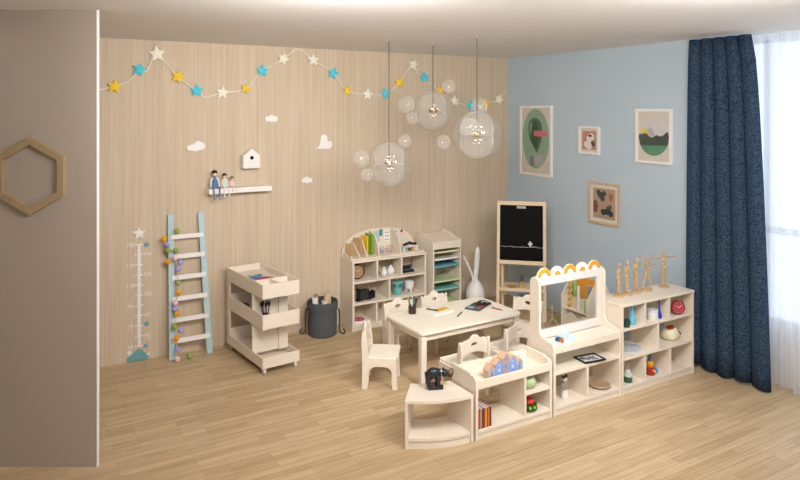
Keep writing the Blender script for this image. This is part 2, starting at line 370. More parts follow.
cl = [(p.x, p.y) for p in smoothpts([(-.1,.004,0),(-.112,.022,0),(-.098,.045,0),(-.06,.062,0),(-.03,.095,0),(0,.108,0),(.03,.094,0),(.05,.068,0),(.078,.052,0),(.088,.026,0),(.078,.006,0)], 5)]
G().prism(cl, (0,0,0), XA, ZA, n_, .008).done('cloud', TEAL, t, bevel=.002, label='teal cloud at the foot')
for x, z, r, m in ((.068,1.08,.028,TEAL),(.065,.335,.03,TEAL),(.06,.13,.024,TEAL)):
    G().dome(star(r, r*.6, 70), (x,-.006,z), XA, ZA, n_, .005, .003).done('flower', m, t, label='small teal flower')
for x, z, r in ((.088,.2,.018),(-.085,.09,.026),(.08,.05,.018)):
    G().dome(star(r, r*.5, 100), (x,-.009,z), XA, ZA, n_, .006, .003).done('star', WHITE, t)

# ------------------------------------------------------------------ ladder + pompoms
t = thing('ladder', 'pale blue leaning ladder with six white rungs against the wood wall', 'ladder', (1.5, 6.5, 0))
def bar(g, a, b, w, d, u=XA, v=None):
    """rectangular bar from a to b: half-width w along u, half-depth d along the third axis"""
    a, b, u = Vector(a), Vector(b), Vector(u).normalized(); ax = (b-a).normalized(); u = (u-ax*u.dot(ax)).normalized(); v = ax.cross(u)
    vs = [g.bm.verts.new(p+su*w*u+sv*d*v) for p in (a, b) for su, sv in ((-1,-1),(1,-1),(1,1),(-1,1))]
    for f in ((0,1,2,3),(7,6,5,4),(0,4,5,1),(1,5,6,2),(2,6,7,3),(3,7,4,0)): g.bm.faces.new([vs[i] for i in f])
    return g
for xb, xt in ((-.178,-.166),(.172,.115)):
    bar(G(), (xb, -.05, .001), (xt, .075, 1.345), .027, .012).done('rail', TEALR, t, bevel=.002)
for z in (.175, .365, .56, .755, .95, 1.135):
    k = z/1.345; y = -.05+.125*k-.02
    xl = -.178+.012*k; xr = .172-.057*k
    g = G(); bar(g, (xl-.002, y, z), (xr+.006, y, z), .021, .009, u=(0, .09, 1)); g.done('rung', WHITE, t, bevel=.002)
BC = dict(g=q('felt_green', '#97ae5a', .85), o=q('felt_orange', '#eaa11c', .85), p=q('felt_purple', '#a9a4dd', .85), k=q('felt_pink', '#f0c6d2', .85))
bn = dict(g='olive green ball', o='orange ball', p='lilac ball', k='pink ball')
balls = [('g',1.376,6.505,1.195),('o',1.261,6.512,1.134),('p',1.287,6.507,1.08),('g',1.291,6.50,1.026),('g',1.364,6.487,1.019),('k',1.35,6.475,.949),('o',1.289,6.49,.921),('p',1.401,6.48,.905),('p',1.379,6.476,.844),('g',1.376,6.464,.715),('o',1.377,6.447,.629),('k',1.345,6.438,.537),('p',1.344,6.434,.486),('o',1.359,6.429,.438),('g',1.333,6.41,.326),('p',1.393,6.42,.278),('o',1.346,6.395,.217),('p',1.36,6.39,.116),('k',1.353,6.39,.027),('g',1.472,6.42,.027)]
t = thing('ball_garland', 'garland of green, orange, lilac and pink felt balls draped down the blue ladder', 'garland', (1.36, 6.39, 0))
g = G(); g.tube(smoothpts([(x-1.36, y-6.39-.012, z) for k, x, y, z in balls], 4), .003, 6); g.done('string', q('string_green', '#c9c79a', .8), t, smooth=True)
for k, x, y, z in balls: G().ball((x-1.36, y-6.39-.012, z), .027).done('ball', BC[k], t, smooth=True, label=bn[k])

# ------------------------------------------------------------------ trolley
tr = thing('trolley', 'wooden three tier rolling trolley with tray tops standing against the wood wall', 'trolley', (1.925, 5.645, 0), math.radians(5.5))
W_, D_ = .36, .84
def tray(z0, z1, fl=.01, y0=0, x0=0, x1=W_, y1=D_, th=.012, name='tray', par=tr, m=BIRCH):
    g = G()
    g.box(x0+th, x1-th, y0+th, y1-th, z0+fl, z0+fl+.01)
    g.box(x0, x0+th, y0, y1, z0, z1); g.box(x1-th, x1, y0, y1, z0, z1)
    g.box(x0+th, x1-th, y0, y0+th, z0, z1); g.box(x0+th, x1-th, y1-th, y1, z0, z1)
    return g.done(name, m, par, bevel=.0015)
tt = tray(.675, .80, fl=.058, name='top_tray'); tray(.405, .535, name='middle_tray'); tray(.062, .155, name='bottom_tray')
g = G().box(.012, W_-.012, .225, .235, .743, .792); g.box(.17, .18, .012, .225, .743, .792); g.done('tray_divider', BIRCH, tt)
for s_ in (0, 1):   # side columns: rear upright plus front pillar panel, standing inside the trays' outline
    x = .0 if s_ == 0 else W_-.012
    g = G().box(x-(.0 if s_ else .001), x+.013, D_-.075, D_-.0, .145, .68)
    g.done('rear_post', BIRCH, tr, bevel=.001)
G().box(.001, W_-.012, .225, .239, .13, .69).done('cross_panel', BIRCH, tr, bevel=.001)
G().box(.255, W_-.013, .205, .225, .13, .69).done('front_post', BIRCH, tr, bevel=.001)
G().box(.013, W_-.013, D_-.012, D_, .15, .2).done('back_rail', BIRCH, tr)
for x, y in ((.03,.04),(W_-.03,.04),(.03,D_-.04),(W_-.03,D_-.04)):
    g = G().lathe([(0,-.012),(.027,-.012),(.03,-.005),(.03,.005),(.027,.012),(0,.012)], (x, y, .0305), 18, M=Matrix.Rotation(PI/2, 4, 'Y'))
    w = g.done('caster_wheel', q('caster_white', '#d9d6d2', .4), tr, smooth=True)
    G().box(x-.013, x+.013, y-.012, y+.012, .058, .066).box(x-.018, x-.014, y-.01, y+.01, .025, .06).box(x+.014, x+.018, y-.01, y+.01, .025, .06).done('caster_bracket', METAL, w)
# toys in the trolley top tray
def T2W(x, y, z): 
    a = math.radians(5.5); return (1.925+x*math.cos(a)-y*math.sin(a), 5.645+x*math.sin(a)+y*math.cos(a), z)
def flat(name, polys, loc, m, label, cat, rz=0, th=.012, group=None):
    g = G()
    for i, p in enumerate(polys): g.prism(p, (0,0,i*.0001), XA, YA, ZA, th)
    return tag(g.done(name, m, bevel=.001, loc=loc, rotz=rz), label, cat, group)
t = thing('puzzle_piece', 'green and blue flat puzzle toy in the trolley top tray, rear of the two', 'toy', T2W(.125, .53, .744), .3)
G().prism(blob([(-.05,0,.03),(0,.02,.03),(.05,0,.03),(0,-.02,.03)]), (0,0,0), XA, YA, ZA, .014).done('green_piece', q('lime', '#b3b64e'), t)
G().prism(blob([(.07,-.03,.024),(.03,-.045,.028),(-.02,-.05,.026)]), (0,0,0), XA, YA, ZA, .022).done('blue_piece', q('dusty_blue', '#5a7fae'), t)
t = thing('puzzle_piece', 'magenta and mauve flat puzzle toy in the trolley top tray, nearer compartments', 'toy', T2W(.185, .385, .744), -.2)
G().prism(blob([(-.03,0,.032),(.02,.02,.034),(.05,-.01,.026)]), (0,0,0), XA, YA, ZA, .02).done('magenta_piece', q('magenta', '#a4456f'), t)
G().prism(blob([(-.06,.0,.026),(-.02,-.04,.026),(.07,.03,.024)]), (0,0,0), XA, YA, ZA, .013).done('mauve_piece', q('mauve', '#8a7594'), t)
tag(G().prism([(-.085,-.012),(.085,.0),(.085,.012),(-.085,.012)], (0,0,0), XA, YA, ZA, .012).done('ruler', q('dark_slate', '#55525c'), loc=T2W(.12,.30,.744), rotz=.35), 'short dark strip lying beside the magenta puzzle in trolley', 'ruler')
# brushes in a cup in the middle tray
t = thing('brush_cup', 'black cup of dark brushes standing in the trolley middle tray', 'brush cup', T2W(.085, .13, .426))
G().lathe([(0,0),(.032,0),(.035,.08),(.031,.08),(.029,.005),(0,.005)], (0,0,0), 16).done('cup', BLACK, t, smooth=True)
for a in range(7):
    x, y = .02*math.cos(a*.9), .016*math.sin(a*.9); k = 2.2
    g = G().tube([(x*.5, y*.5, .006), (x*k*.9, y*k*.9, .15)], .0034, 6); br = g.done('brush', q('handle_brown', '#3a2d28'), t)
    G().lathe([(.005,0),(.010,.014),(.008,.036),(.001,.05)], (x*k*.9, y*k*.9, .148), 8).done('bristle', BLACK, br, smooth=True)
tag(G().box(-.03,.03,-.04,.04,0,.05).done('small_box', BLACK, bevel=.003, loc=T2W(.1,.62,.426)), 'small black box at the back of the trolley middle tray', 'box')

# ------------------------------------------------------------------ fabric bag
bg = thing('storage_bag', 'charcoal fabric drum bag with rolled rim and straps on the floor', 'bag', (2.83, 6.40, 0))
G().lathe([(0,.001),(.135,.0),(.148,.012),(.15,.16),(.147,.27),(.151,.33),(.143,.33),(.14,.2),(.14,.02),(0,.02)], (0,0,0), 36).done('bag_body', DGREY, bg, smooth=True)
G().lathe([(.148,.265),(.155,.262),(.16,.28),(.16,.34),(.155,.357),(.147,.352),(.145,.33),(.145,.27)], (0,0,0), 36).done('rolled_rim', DGREY, bg, smooth=True)
for sg in (-1, 1):
    ux, uy = sg*.8617, -sg*.5075
    pts = [(ux*r, uy*r-.0, z) for r, z in ((.168,.27),(.178,.2),(.176,.1),(.18,.04),(.2,.012),(.225,.01),(.235,.03),(.215,.06))]
    g = G().tube(smoothpts(pts, 5), .009, 6); g.done('strap', q('strap_brown', '#4d4742', .8), bg, smooth=True)
def roll(x, y, z, dx, dy, dz, r, col, lab):
    z += .04; t = thing('paper_roll', lab, 'paper roll', (2.83+x, 6.40+y, z), 0, 'rolls in the charcoal bag')
    d = Vector((dx, dy, dz)); a = Vector((0,0,0))
    G().tube([a, a+d], r, 16).done('roll', q(col, col, .7), t, smooth=True)
    G().tube([a+d*.99, a+d*1.003], r*.5, 12).done('roll_core', q('core_brown', '#8d7355', .7), t)
roll(.0,.0,.06, .05,-.03,.34, .034, '#d6bd98', 'tan paper roll sticking highest out of the charcoal bag')
roll(-.082,-.0,.05, -.0,.01,.3, .032, '#ece6dc', 'white paper roll at the left in the charcoal bag')
roll(.075,.035,.05, .01,.01,.3, .03, '#e9e0d2', 'cream paper roll at the right in the charcoal bag')
roll(-.0,-.08,.05, -.02,-.01,.285, .028, '#e3dccf', 'short pale roll at the front rim of the charcoal bag')
roll(-.03,.08,.05, -.01,.0,.31, .026, '#a58f72', 'brown paper roll at the rear of the charcoal bag')

# ------------------------------------------------------------------ cubby shelves (three rows)
TH = .022
def cubby(name, label, x0, x1, y0, y1, rows, tops, group=None):
    """rows = list of (z0, z1, [divider x])"""
    t = thing(name, label, 'shelf unit', (x0, y0, 0), 0, group); w, d = x1-x0, y1-y0
    for x in (0, w-TH): G().box(x, x+TH, 0, d, 0, tops-.022).done('side_panel', BIRCH, t, bevel=.002)
    G().box(-.004, w+.004, -.004, d, tops-.022, tops).done('top_board', BIRCH, t, bevel=.004)
    for z0, z1, dv in rows:
        G().box(TH, w-TH, .002, d, z0-.022, z0).done('shelf_board', BIRCH, t, bevel=.001)
        for x in dv: G().box(x-x0-.01, x-x0+.01, .004, d-.002, z0, z1-.022).done('divider', BIRCH, t, bevel=.001)
    G().box(TH, w-TH, .012, .03, 0, rows[0][0]-.022).done('plinth', BIRCH, t)
    return t
cubby('cubby_shelf', 'low birch cubby shelf with eight cubbies carrying the wooden mannequins', 4.335, 5.262, 3.775, 4.07,
      [(.065,.30,[4.628,4.95]),(.30,.54,[4.793]),(.54,.74,[4.628,4.936])], .74)
cubby('cubby_shelf', 'birch cubby shelf against the wood wall with arched organiser on top', 3.13, 4.055, 6.30, 6.585,
      [(.06,.29,[3.423,3.74]),(.29,.52,[3.584]),(.52,.74,[3.43,3.736])], .74)

# ------------------------------------------------------------------ middle unit with window frame
ux = thing('play_shelf', 'birch shelf unit with tall clear window frame and rainbow arches on top', 'shelf unit', (3.585, 3.775, 0))
W3, D3 = .742, .29
prof = [(0,0),(D3,0),(D3,.56),(D3-.02,.58),(D3-.02,.97)]+[(p[0], p[1]) for p in arc(D3-.073,.97,.053,0,180,10,ry=.053)][1:]+[(D3-.126,.62)]+[(D3-.138,.59),(D3-.165,.568),(D3-.2,.56)]+[(.05,.553)]+arc(.05,.505,.05,90,180,6)[1:]
for x in (0, W3-TH): G().prism(prof, (x,0,0), YA, ZA, XA, TH).done('side_panel', BIRCH, ux, bevel=.003)
G().box(TH, W3-TH, .004, D3-.1, .503, .525).done('desk_board', BIRCH, ux, bevel=.001)
G().box(TH, W3-TH, .002, .02, .475, .503).done('desk_apron', BIRCH, ux)
for z in (.07, .335): G().box(TH, W3-TH, .002, D3, z-.024, z).done('shelf_board', BIRCH, ux, bevel=.001)
G().box(.355, .375, .004, D3-.002, .07, .311).done('divider', BIRCH, ux)
G().box(TH, W3-TH, .012, .03, 0, .046).done('plinth', BIRCH, ux)
fy = .20
o_ = [(TH,.525),(W3-TH,.525),(W3-TH,1.013),(TH,1.013)]; i_ = [(.055,.595),(.055,.948),(W3-.065,.948),(W3-.065,.595)]
fr = G().prism([o_, i_], (0,fy,0), XA, ZA, YA, .022).done('window_frame', mat('frame_pale', '#dad5d1', .5, .02, 10), ux, bevel=.0015)
G().box(.055, W3-.065, fy+.009, fy+.012, .595, .948).done('clear_pane', PANE2, fr)
OR = q('rainbow_mustard', '#da9a17'); LB = q('rainbow_white', '#dfe3ec'); 
for i in range(5):
    cx = TH+.07+i*(W3-2*TH-.14)/4
    c1, c2 = (OR, LB) if i % 2 == 0 else (LB, OR)
    zb = 1.012
    ro = .071
    A = G().prism([(cx+ro,zb-.0)]+arc(cx,zb,ro,0,180,18)[1:-1]+[(cx-ro,zb-.0)], (0,fy+.004,0), XA, ZA, YA, .016).done('rainbow_arch', BIRCH_E, ux, bevel=.001)
    G().prism(arc(cx,zb+.001,ro-.004,0,180,18)+arc(cx,zb+.001,.034,180,0,14), (0,fy+.004,0), XA, ZA, (0,-1,0), .003).done('arch_band', c1, A, label='mustard arch band' if c1 is OR else 'white arch band')
    G().prism(arc(cx,zb+.001,.033,0,180,14), (0,fy+.004,0), XA, ZA, (0,-1,0), .0035).done('arch_centre', c2, A)

# ------------------------------------------------------------------ tray-top unit
u2 = thing('tray_shelf', 'low birch shelf with raised tray top between corner shelf and window unit', 'shelf unit', (2.845, 3.775, 0))
W2, D2 = .722, .295
prof = [(0,0),(D2,0),(D2,.462),(.09,.462),(.06,.458)]+arc(.045,.405,.045,70,180,6)
for x in (0, W2-TH): G().prism(prof, (x,0,0), YA, ZA, XA, TH).done('side_panel', BIRCH, u2, bevel=.003)
G().box(TH, W2-TH, .02, D2-.018, .365, .38).done('tray_board', BIRCH, u2)
G().box(TH, W2-TH, .002, .02, .36, .42).done('front_rail', BIRCH, u2, bevel=.002)
G().box(TH, W2-TH, D2-.018, D2, .36, .44).done('back_rail', BIRCH, u2, bevel=.002)
G().box(TH, W2-TH, .002, D2, .048, .07).done('shelf_board', BIRCH, u2, bevel=.001)
G().box(.452, .47, .004, D2-.002, .07, .365).done('divider', BIRCH, u2)
G().box(.47, W2-TH, .004, D2-.002, .222, .242).done('shelf_board', BIRCH, u2)
G().box(TH, W2-TH, .012, .03, 0, .048).done('plinth', BIRCH, u2)

# ------------------------------------------------------------------ corner unit (quarter sector)
cu_ = thing('corner_shelf', 'low fan shaped birch corner shelf with curved open front and black figurine', 'shelf unit', (2.825, 4.515, 0))
RO, RI = .74, .445; a0, a1 = 231, 270
def sector(ri, ro, b0, b1, z0, z1): return arc(0,0,ro,b0,b1,14)+arc(0,0,ri,b1,b0,14)
G().prism(sector(RI, RO, a0, a1, 0, 0), (0,0,.313), XA, YA, ZA, .022).done('top_board', BIRCH, cu_, bevel=.008)
G().prism(sector(RI, RO-.003, a0+1.6, a1-1.7, 0, 0), (0,0,.055), XA, YA, ZA, .02).done('shelf_board', BIRCH, cu_)
G().prism(sector(RO-.03, RO-.012, a0+1.6, a1-1.7, 0, 0), (0,0,0), XA, YA, ZA, .055).done('plinth', BIRCH, cu_)
for a, sg in ((a0, 1), (a1, -1)):
    d = Vector((math.cos(math.radians(a)), math.sin(math.radians(a)), 0)); nn = Vector((-d.y, d.x, 0))*sg
    G().prism([(RI,0),(RO,0),(RO,.315),(RI,.315)], (0,0,0), d, ZA, nn, .02).done('side_panel', BIRCH, cu_, bevel=.002)

# ------------------------------------------------------------------ table
TBL = mat('table_birch', '#f1e8d8', .42, .04, 6, stretch=(3, 14, 14))
tx, ty, tz = 3.542, 5.04, .465
tb = thing('kids_table', 'low rectangular birch play table surrounded by six small chairs', 'table', (tx, ty, 0), math.radians(1.5))
G().prism(rrect(-.562, .562, -.312, .312, .05), (0,0,tz-.024), XA, YA, ZA, .024).done('tabletop', TBL, tb, bevel=.005)
g = G().box(-.52,.52,-.27,-.252,tz-.085,tz-.024).box(-.52,.52,.252,.27,tz-.085,tz-.024).box(-.52,-.502,-.252,.252,tz-.085,tz-.024).box(.502,.52,-.252,.252,tz-.085,tz-.024)
g.done('apron', BIRCH, tb)
for sx in (-1, 1):
    for sy in (-1, 1):
        g = G(); bar(g, (sx*.525, sy*.265, 0), (sx*.52, sy*.262, tz-.024), .027, .027); g.done('leg', BIRCH, tb, bevel=.006)

# ------------------------------------------------------------------ chairs
def make_chair(label):
    t = thing('kids_chair', label, 'chair', (0,0,0), 0, 'small birch chairs around the play table')
    legs = [(-.165,0),(-.118,0)]+[(-.105,.07)]+arc(-.045,.13,.06,170,90,5)+arc(.03,.13,.06,90,10,5)+[(.085,.07),(.095,0),(.138,0),(.125,.262),(-.105,.262),(-.112,.36),(-.126,.472)]+arc(-.144,.472,.018,0,180,5)[1:]+[(-.168,.4),(-.16,.2)]
    for s_ in (-1, 1): G().prism(legs, (s_*.145-.009,0,0), YA, ZA, XA, .018).done('side_panel', BIRCH, t, bevel=.004)
    G().prism(rrect(-.142,.142,-.115,.142,.02), (0,0,.262), XA, YA, ZA, .018).done('seat', TBL, t, bevel=.005)
    # scalloped backrest with a slot
    top = [(.136,.445)]+arc(.095,.452,.04,20,110,6)+arc(0,.474,.055,25,155,10)+arc(-.095,.452,.04,70,160,6)+[(-.136,.445)]
    bot = [(-.136,.345),(-.1,.365),(-.05,.38),(0,.385),(.05,.38),(.1,.365),(.136,.345)]
    slot = arc(0,.450,.032,0,360,16,ry=.017)[:-1]
    g = G().prism([top+bot, slot[::-1]], (0,0,0), XA, ZA, YA, .016)
    for v in g.bm.verts: v.co.y += -.135-(v.co.z-.35)*.12
    g.done('backrest', BIRCH, t, bevel=.003)
    G().box(-.136,.136,-.03,-.014,.215,.262).done('seat_rail', BIRCH, t)
    return t
ch = make_chair('small birch chair at the near left end of the play table, seen side on')
ch.location = (2.775, 5.0, 0); ch.rotation_euler = (0,0,math.radians(-125))
G8 = 'small birch chairs around the play table'
dup(ch, (3.245, 5.42, 0), math.radians(180), 'small birch chair behind the table, directly behind the pencil cup')
dup(ch, (3.68, 5.44, 0), math.radians(180), 'small birch chair behind the table in front of the coloured tray cabinet')
dup(ch, (3.24, 4.475, 0), math.radians(3), 'small birch chair in front of the table, behind the little toy houses')
dup(ch, (3.765, 4.55, 0), math.radians(4), 'small birch chair in front of the table, next to the window frame unit')
dup(ch, (4.27, 4.94, 0), math.radians(112), 'small birch chair at the right end of the table, below the chalkboard')

# ------------------------------------------------------------------ tray cabinet
tc = thing('tray_cabinet', 'tall narrow birch cabinet of coloured trays right of the cubby shelf', 'cabinet', (4.09, 6.217, 0))
WC, DC = .385, .365
prof = [(0,0),(DC,0),(DC,.925),(DC-.03,.935),(DC-.12,.925),(DC-.22,.895),(.05,.875),(.02,.87),(0,.845)]
for x in (0, WC-.018): G().prism(prof, (x,0,0), YA, ZA, XA, .018).done('side_panel', BIRCH, tc, bevel=.003)
G().box(.018, WC-.018, DC-.01, DC, .02, .9).done('back_panel', BIRCH, tc)
G().prism([(.001,.838),(DC-.01,.885),(DC-.01,.90),(.02,.858),(.001,.853)],(.018,0,0),YA,ZA,XA,WC-.036).done('top_board', BIRCH, tc); G().box(.018, WC-.018, .001, .015, .775, .838).done('front_rail', BIRCH, tc, bevel=.001)
for i in range(8):
    z = .09+.0838*i
    for x in (.018, WC-.026): G().box(x, x+.008, .01, DC-.012, z-.008, z-.002).done('tray_runner', BIRCH, tc)
G().box(.018, WC-.018, .0, DC-.012, .03, .05).done('bottom_board', BIRCH, tc); G().box(.018, WC-.018, .01, .025, 0, .03).done('plinth', BIRCH, tc)
TC = [(.735,'#d8d7a6','pale yellow-green'),(.655,'#e9e6e0','white'),(.575,'#6fa3b4','deep blue'),(.405,'#cfd9a8','light green'),(.312,'#86bdb8','teal'),(.162,'#c9d4a0','lowest visible green')]
for z, c, nme in TC:
    g = G(); x0, x1, y0, y1 = .021, WC-.021, .006, DC-.014
    z += .0
    g.box(x0, x1, y0, y1, z-.006, z); g.box(x0, x1, y0, y0+.006, z, z+.012); g.box(x0, x0+.005, y0, y1, z, z+.012); g.box(x1-.005, x1, y0, y1, z, z+.012)
    tag(g.done('paper_tray', q('tray'+c, c, .55), loc=(4.09, 6.217, 0)), nme+' pull-out tray in the tall narrow tray cabinet', 'tray', 'coloured trays in the cabinet')

# ------------------------------------------------------------------ arched organiser
ho = thing('arched_organiser', 'arched birch desktop organiser with curved fins on top of wall cubby shelf', 'organiser', (3.13, 6.30, .7405))
WO, DO = .925, .28
def sup(n=28, a=WO/2, b=.265):
    return [(WO/2+a*math.copysign(abs(math.cos(PI*i/n))**.82, math.cos(PI*i/n)), .01+b*abs(math.sin(PI*i/n))**.82) for i in range(n+1)]
G().prism(sup()+[(0,0),(WO,0)], (0,DO-.014,0), XA, ZA, YA, .014).done('back_panel', BIRCH, ho, bevel=.003)
G().box(0, WO, .03, DO-.014, 0, .014).done('base_board', BIRCH, ho, bevel=.003)
def fin(x, hgt, d, low=.02):
    pr = [(DO-.014,.014),(DO-.014,hgt)]+[(DO-.014-d*math.sin(PI/2*i/10), low+.014+(hgt-low-.014)*math.cos(PI/2*i/10)) for i in range(1, 11)]+[(DO-.014-d,.014)]
    G().prism(pr, (x-.007,0,0), YA, ZA, XA, .014).done('fin', BIRCH, ho, bevel=.003)
for x, h_, d_ in ((.34,.262,.225),(.615,.262,.225)): fin(x, h_, d_)
def sfin(x, h_):
    G().prism([(DO-.014,.014),(DO-.014,h_),(DO-.10,h_*.95),(DO-.16,h_*.55),(DO-.23,.05),(DO-.235,.014)], (x-.006,0,0), YA, ZA, XA, .012).done('fin', BIRCH, ho, bevel=.003)
sfin(.11,.165); sfin(.20,.21); sfin(.015,.05); 
def booklet(x, y, z0, w, h_, th, tilt, c, lab, grp='booklets in the arched organiser'):
    g = G().box(-th/2, th/2, -w/2, w/2, 0, h_); o = g.done('booklet', q('bk'+c, c, .7), bevel=.002, loc=(x, y, z0)); o.rotation_euler = (0, 0, tilt)
    return tag(o, lab, 'booklet', grp)
bz = .7405+.0145
booklet(3.19, 6.49, bz, .12, .135, .022, .35, '#c9a97c', 'tan booklet at the far left of the arched organiser')
booklet(3.285, 6.49, bz, .12, .19, .022, .35, '#c6a274', 'taller tan booklet second from left in the arched organiser')
booklet(3.375, 6.50, bz, .11, .205, .018, .25, '#ecc02f', 'yellow booklet in the arched organiser beside the green one')
booklet(3.43, 6.495, bz, .12, .225, .018, .2, '#7cae3c', 'green booklet in the arched organiser left of the first big fin')
# things in the middle of the organiser
def card(x, z, w, h_, c, lab, nme='hanging_card', y=6.30+DO-.016):
    o = G().box(-w/2, w/2, -.006, 0, -h_/2, h_/2).done(nme, q('c'+c, c, .6), bevel=.001, loc=(x, y, z)); return tag(o, lab, 'card')
card(3.56, .925, .07, .12, '#b9c8cc', 'pale blue-grey card hanging in organiser middle bay'); card(3.615, .965, .035, .075, '#2d8f94', 'teal tag hung on organiser back panel', 'hanging_tag')
t = thing('sticker_card', 'white card with rows of small marks on organiser back panel', 'card', (3.69, 6.565, .925))
G().box(-.035,.035,-.006,0,-.065,.06).done('card_sheet', WHITE, t, bevel=.001)
g = G()
for i in range(3):
    for j in (-.014,.014): g.box(j-.008, j+.008, -.008, -.006, .03-.04*i, .04-.04*i)
g.done('marks', q('marks_slate', '#5a6478'), t)
def pouch(x, c1, c2, lab):
    t = thing('bead_pouch', lab, 'pouch', (x, 6.47, bz), .1)
    G().lathe([(0,0),(.045,.002),(.058,.03),(.052,.06),(.03,.078),(0,.082)], (0,0,0), 16, sy=.6).done('pouch', CLEAR, t, smooth=True)
    rnd = random.Random(int(x*100)); 
    for k in range(7):
        a = k*.9; G().ball((.026*math.cos(a), .012*math.sin(a), .02+.008*(k % 4)), .014, seg=10).done('bead', q('bd'+(c1 if k % 2 else c2), c1 if k % 2 else c2), t, smooth=True)
pouch(3.555, '#e58f86', '#9cc0e6', 'clear pouch of coral and blue beads in organiser middle bay')
pouch(3.677, '#f2b765', '#e3b6cf', 'clear pouch of orange and pink beads in organiser middle bay')
for x, z, c, lab in ((3.80,.955,'#4b7a3e','green round pin on organiser right bay'),(3.885,.958,'#c23a34','red round pin on organiser right bay')):
    tag(G().lathe([(0,-.006),(.014,-.006),(.016,0),(.012,.008),(0,.01)], (0,0,0), 16, M=Matrix.Rotation(PI/2, 4, 'X')).done('push_pin', q('pin'+c, c, .4), smooth=True, loc=(x, 6.558, z)), lab, 'pin')
t = thing('toy_counter', 'small white toy counter with black bumpy top in organiser right bay', 'toy', (3.915, 6.43, bz))
G().box(-.095,.095,-.03,.03,.045,.055).box(-.09,-.075,-.025,.025,0,.045).box(.075,.09,-.025,.025,0,.045).box(-.085,.085,.015,.025,0,.045).done('counter', WHITE, t, bevel=.001)
g = G()
for x, z, r in ((-.07,.07,.018),(-.04,.078,.02),(0,.085,.022),(.035,.075,.018),(.07,.07,.018)): g.ball((x,0,z), r, (1.1,1,.8))
g.done('bumpy_top', BLACK, t, smooth=True)
for x, c in ((-.05,'#7bb8ac'),(-.01,'#8b3b36'),(.03,'#c99a4f')): G().box(x-.014,x+.014,-.02,.0,.0,.03).done('block', q('blk'+c, c), t)

# ------------------------------------------------------------------ small objects
def clock(x, y, z, r, cface, crim, lab, rz=0, scale=1):
    t = thing('round_clock', lab, 'clock', (x, y, z), rz)
    M = Matrix.Rotation(PI/2, 4, 'X')
    G().lathe([(0,-.02),(r*.96,-.02),(r,-.014),(r,.02),(r*.93,.026),(r*.88,.02),(r*.86,.012),(0,.012)], (0,0,r), 36, M=M).done('case', crim, t, smooth=True)
    G().lathe([(0,.012),(r*.84,.012),(r*.84,.0155),(0,.0155)], (0,0,r), 36, M=M).done('dial', cface, t)
    g = G()
    bar(g, (0,-.018,r), (-r*.34,-.018,r+r*.34), .003, .0012, u=(0,1,0)); bar(g, (0,-.019,r), (r*.42,-.019,r+r*.36), .0025, .0012, u=(0,1,0))
    g.done('hands', WHITE, t)
    g = G()
    for k in range(12):
        a = k*PI/6; bar(g, (r*.7*math.sin(a), -.0165, r+r*.7*math.cos(a)), (r*.78*math.sin(a), -.0165, r+r*.78*math.cos(a)), .0012, .002, u=(0,1,0))
    g.done('hour_marks', WHITE, t)
clock(3.242, 6.42, .5205, .08, q('clock_tan', '#a4825f'), q('clock_walnut', '#5d3f2e'), 'round brown wooden clock in the top left cubby of wall shelf', -.25)
clock(5.09, 3.815, .5405, .061, q('clock_red', '#b5434f'), q('clock_red_rim', '#a23a46'), 'round red clock in the top right cubby of mannequin shelf', -.35)

def vase(x, y, z, prof, m, lab, cat='vase', name='vase', twigs=0, seg=28, sy=1):
    if not twigs: return tag(G().lathe(prof, (0,0,0), seg, sy=sy).done(name, m, smooth=True, loc=(x,y,z)), lab, cat)
    t = thing(name, lab, cat, (x,y,z)); G().lathe(prof, (0,0,0), seg).done('vase_body', m, t, smooth=True)
    for k in range(twigs):
        a = k*2.1+.4; s_ = .03+.015*k
        G().tube(smoothpts([(0,0,.05),(s_*.3*math.cos(a),0.01*math.sin(a),.11),(s_*1.2*math.cos(a),.02*math.sin(a),.175)], 4), .0025, 6).done('twig', q('twig_dark', '#4a4038'), t)
CER = q('ceramic_white', '#e9e7e4', .35)
vase(3.565, 6.40, .5205, [(0,0),(.022,.001),(.038,.02),(.036,.045),(.018,.075),(.01,.095),(.006,.095),(.012,.07),(0,.06)], CER, 'small white teardrop vase in the top middle cubby of wall shelf')
vase(3.665, 6.43, .5205, [(0,0),(.026,.001),(.045,.025),(.045,.045),(.03,.07),(.012,.085),(.012,.1),(.008,.1),(.008,.08),(0,.06)], CER, 'round white vase holding dark twigs in the top middle cubby of wall shelf', twigs=3)
# typewriter-like dark toy
t = thing('model_typewriter', 'small dark model machine in the top right cubby of wall shelf', 'model', (3.87, 6.42, .5205), .05)
G().box(-.07,.07,-.045,.045,0,.03).done('base', BLACK, t, bevel=.004)
G().tube([(-.08,.015,.062),(.08,.015,.062)], .014, 12).done('roller', q('dark_grey', '#3b3b3e'), t, smooth=True)
G().box(-.06,.06,.0,.04,.03,.055).done('housing', BLACK, t, bevel=.006)
g = G()
for i in range(6):
    for j in range(2): g.box(-.052+i*.019, -.042+i*.019, -.04+j*.018, -.03+j*.018, .03, .037)
g.done('keys', q('mid_grey', '#6c6c70'), t)
# black sculptural block
t = thing('block_sculpture', 'black ribbed sculpture block in the middle left cubby of wall shelf', 'sculpture', (3.325, 6.39, .2905), .1)
G().prism([(-.115,0),(-.09,.03),(-.1,.12),(-.085,.135),(-.05,.115),(.035,.115),(.04,.05),(.09,.085),(.115,.09),(.11,.01),(.08,.015),(.05,0),(-.02,.01)], (0,-.03,0), XA, ZA, YA, .06).done('block', BLACK, t, bevel=.003)
g = G()
for i in range(5): g.box(-.075+i*.02, -.067+i*.02, -.034, -.03, .02, .11)
g.done('ribs', q('rib_grey', '#4a4b50'), t)
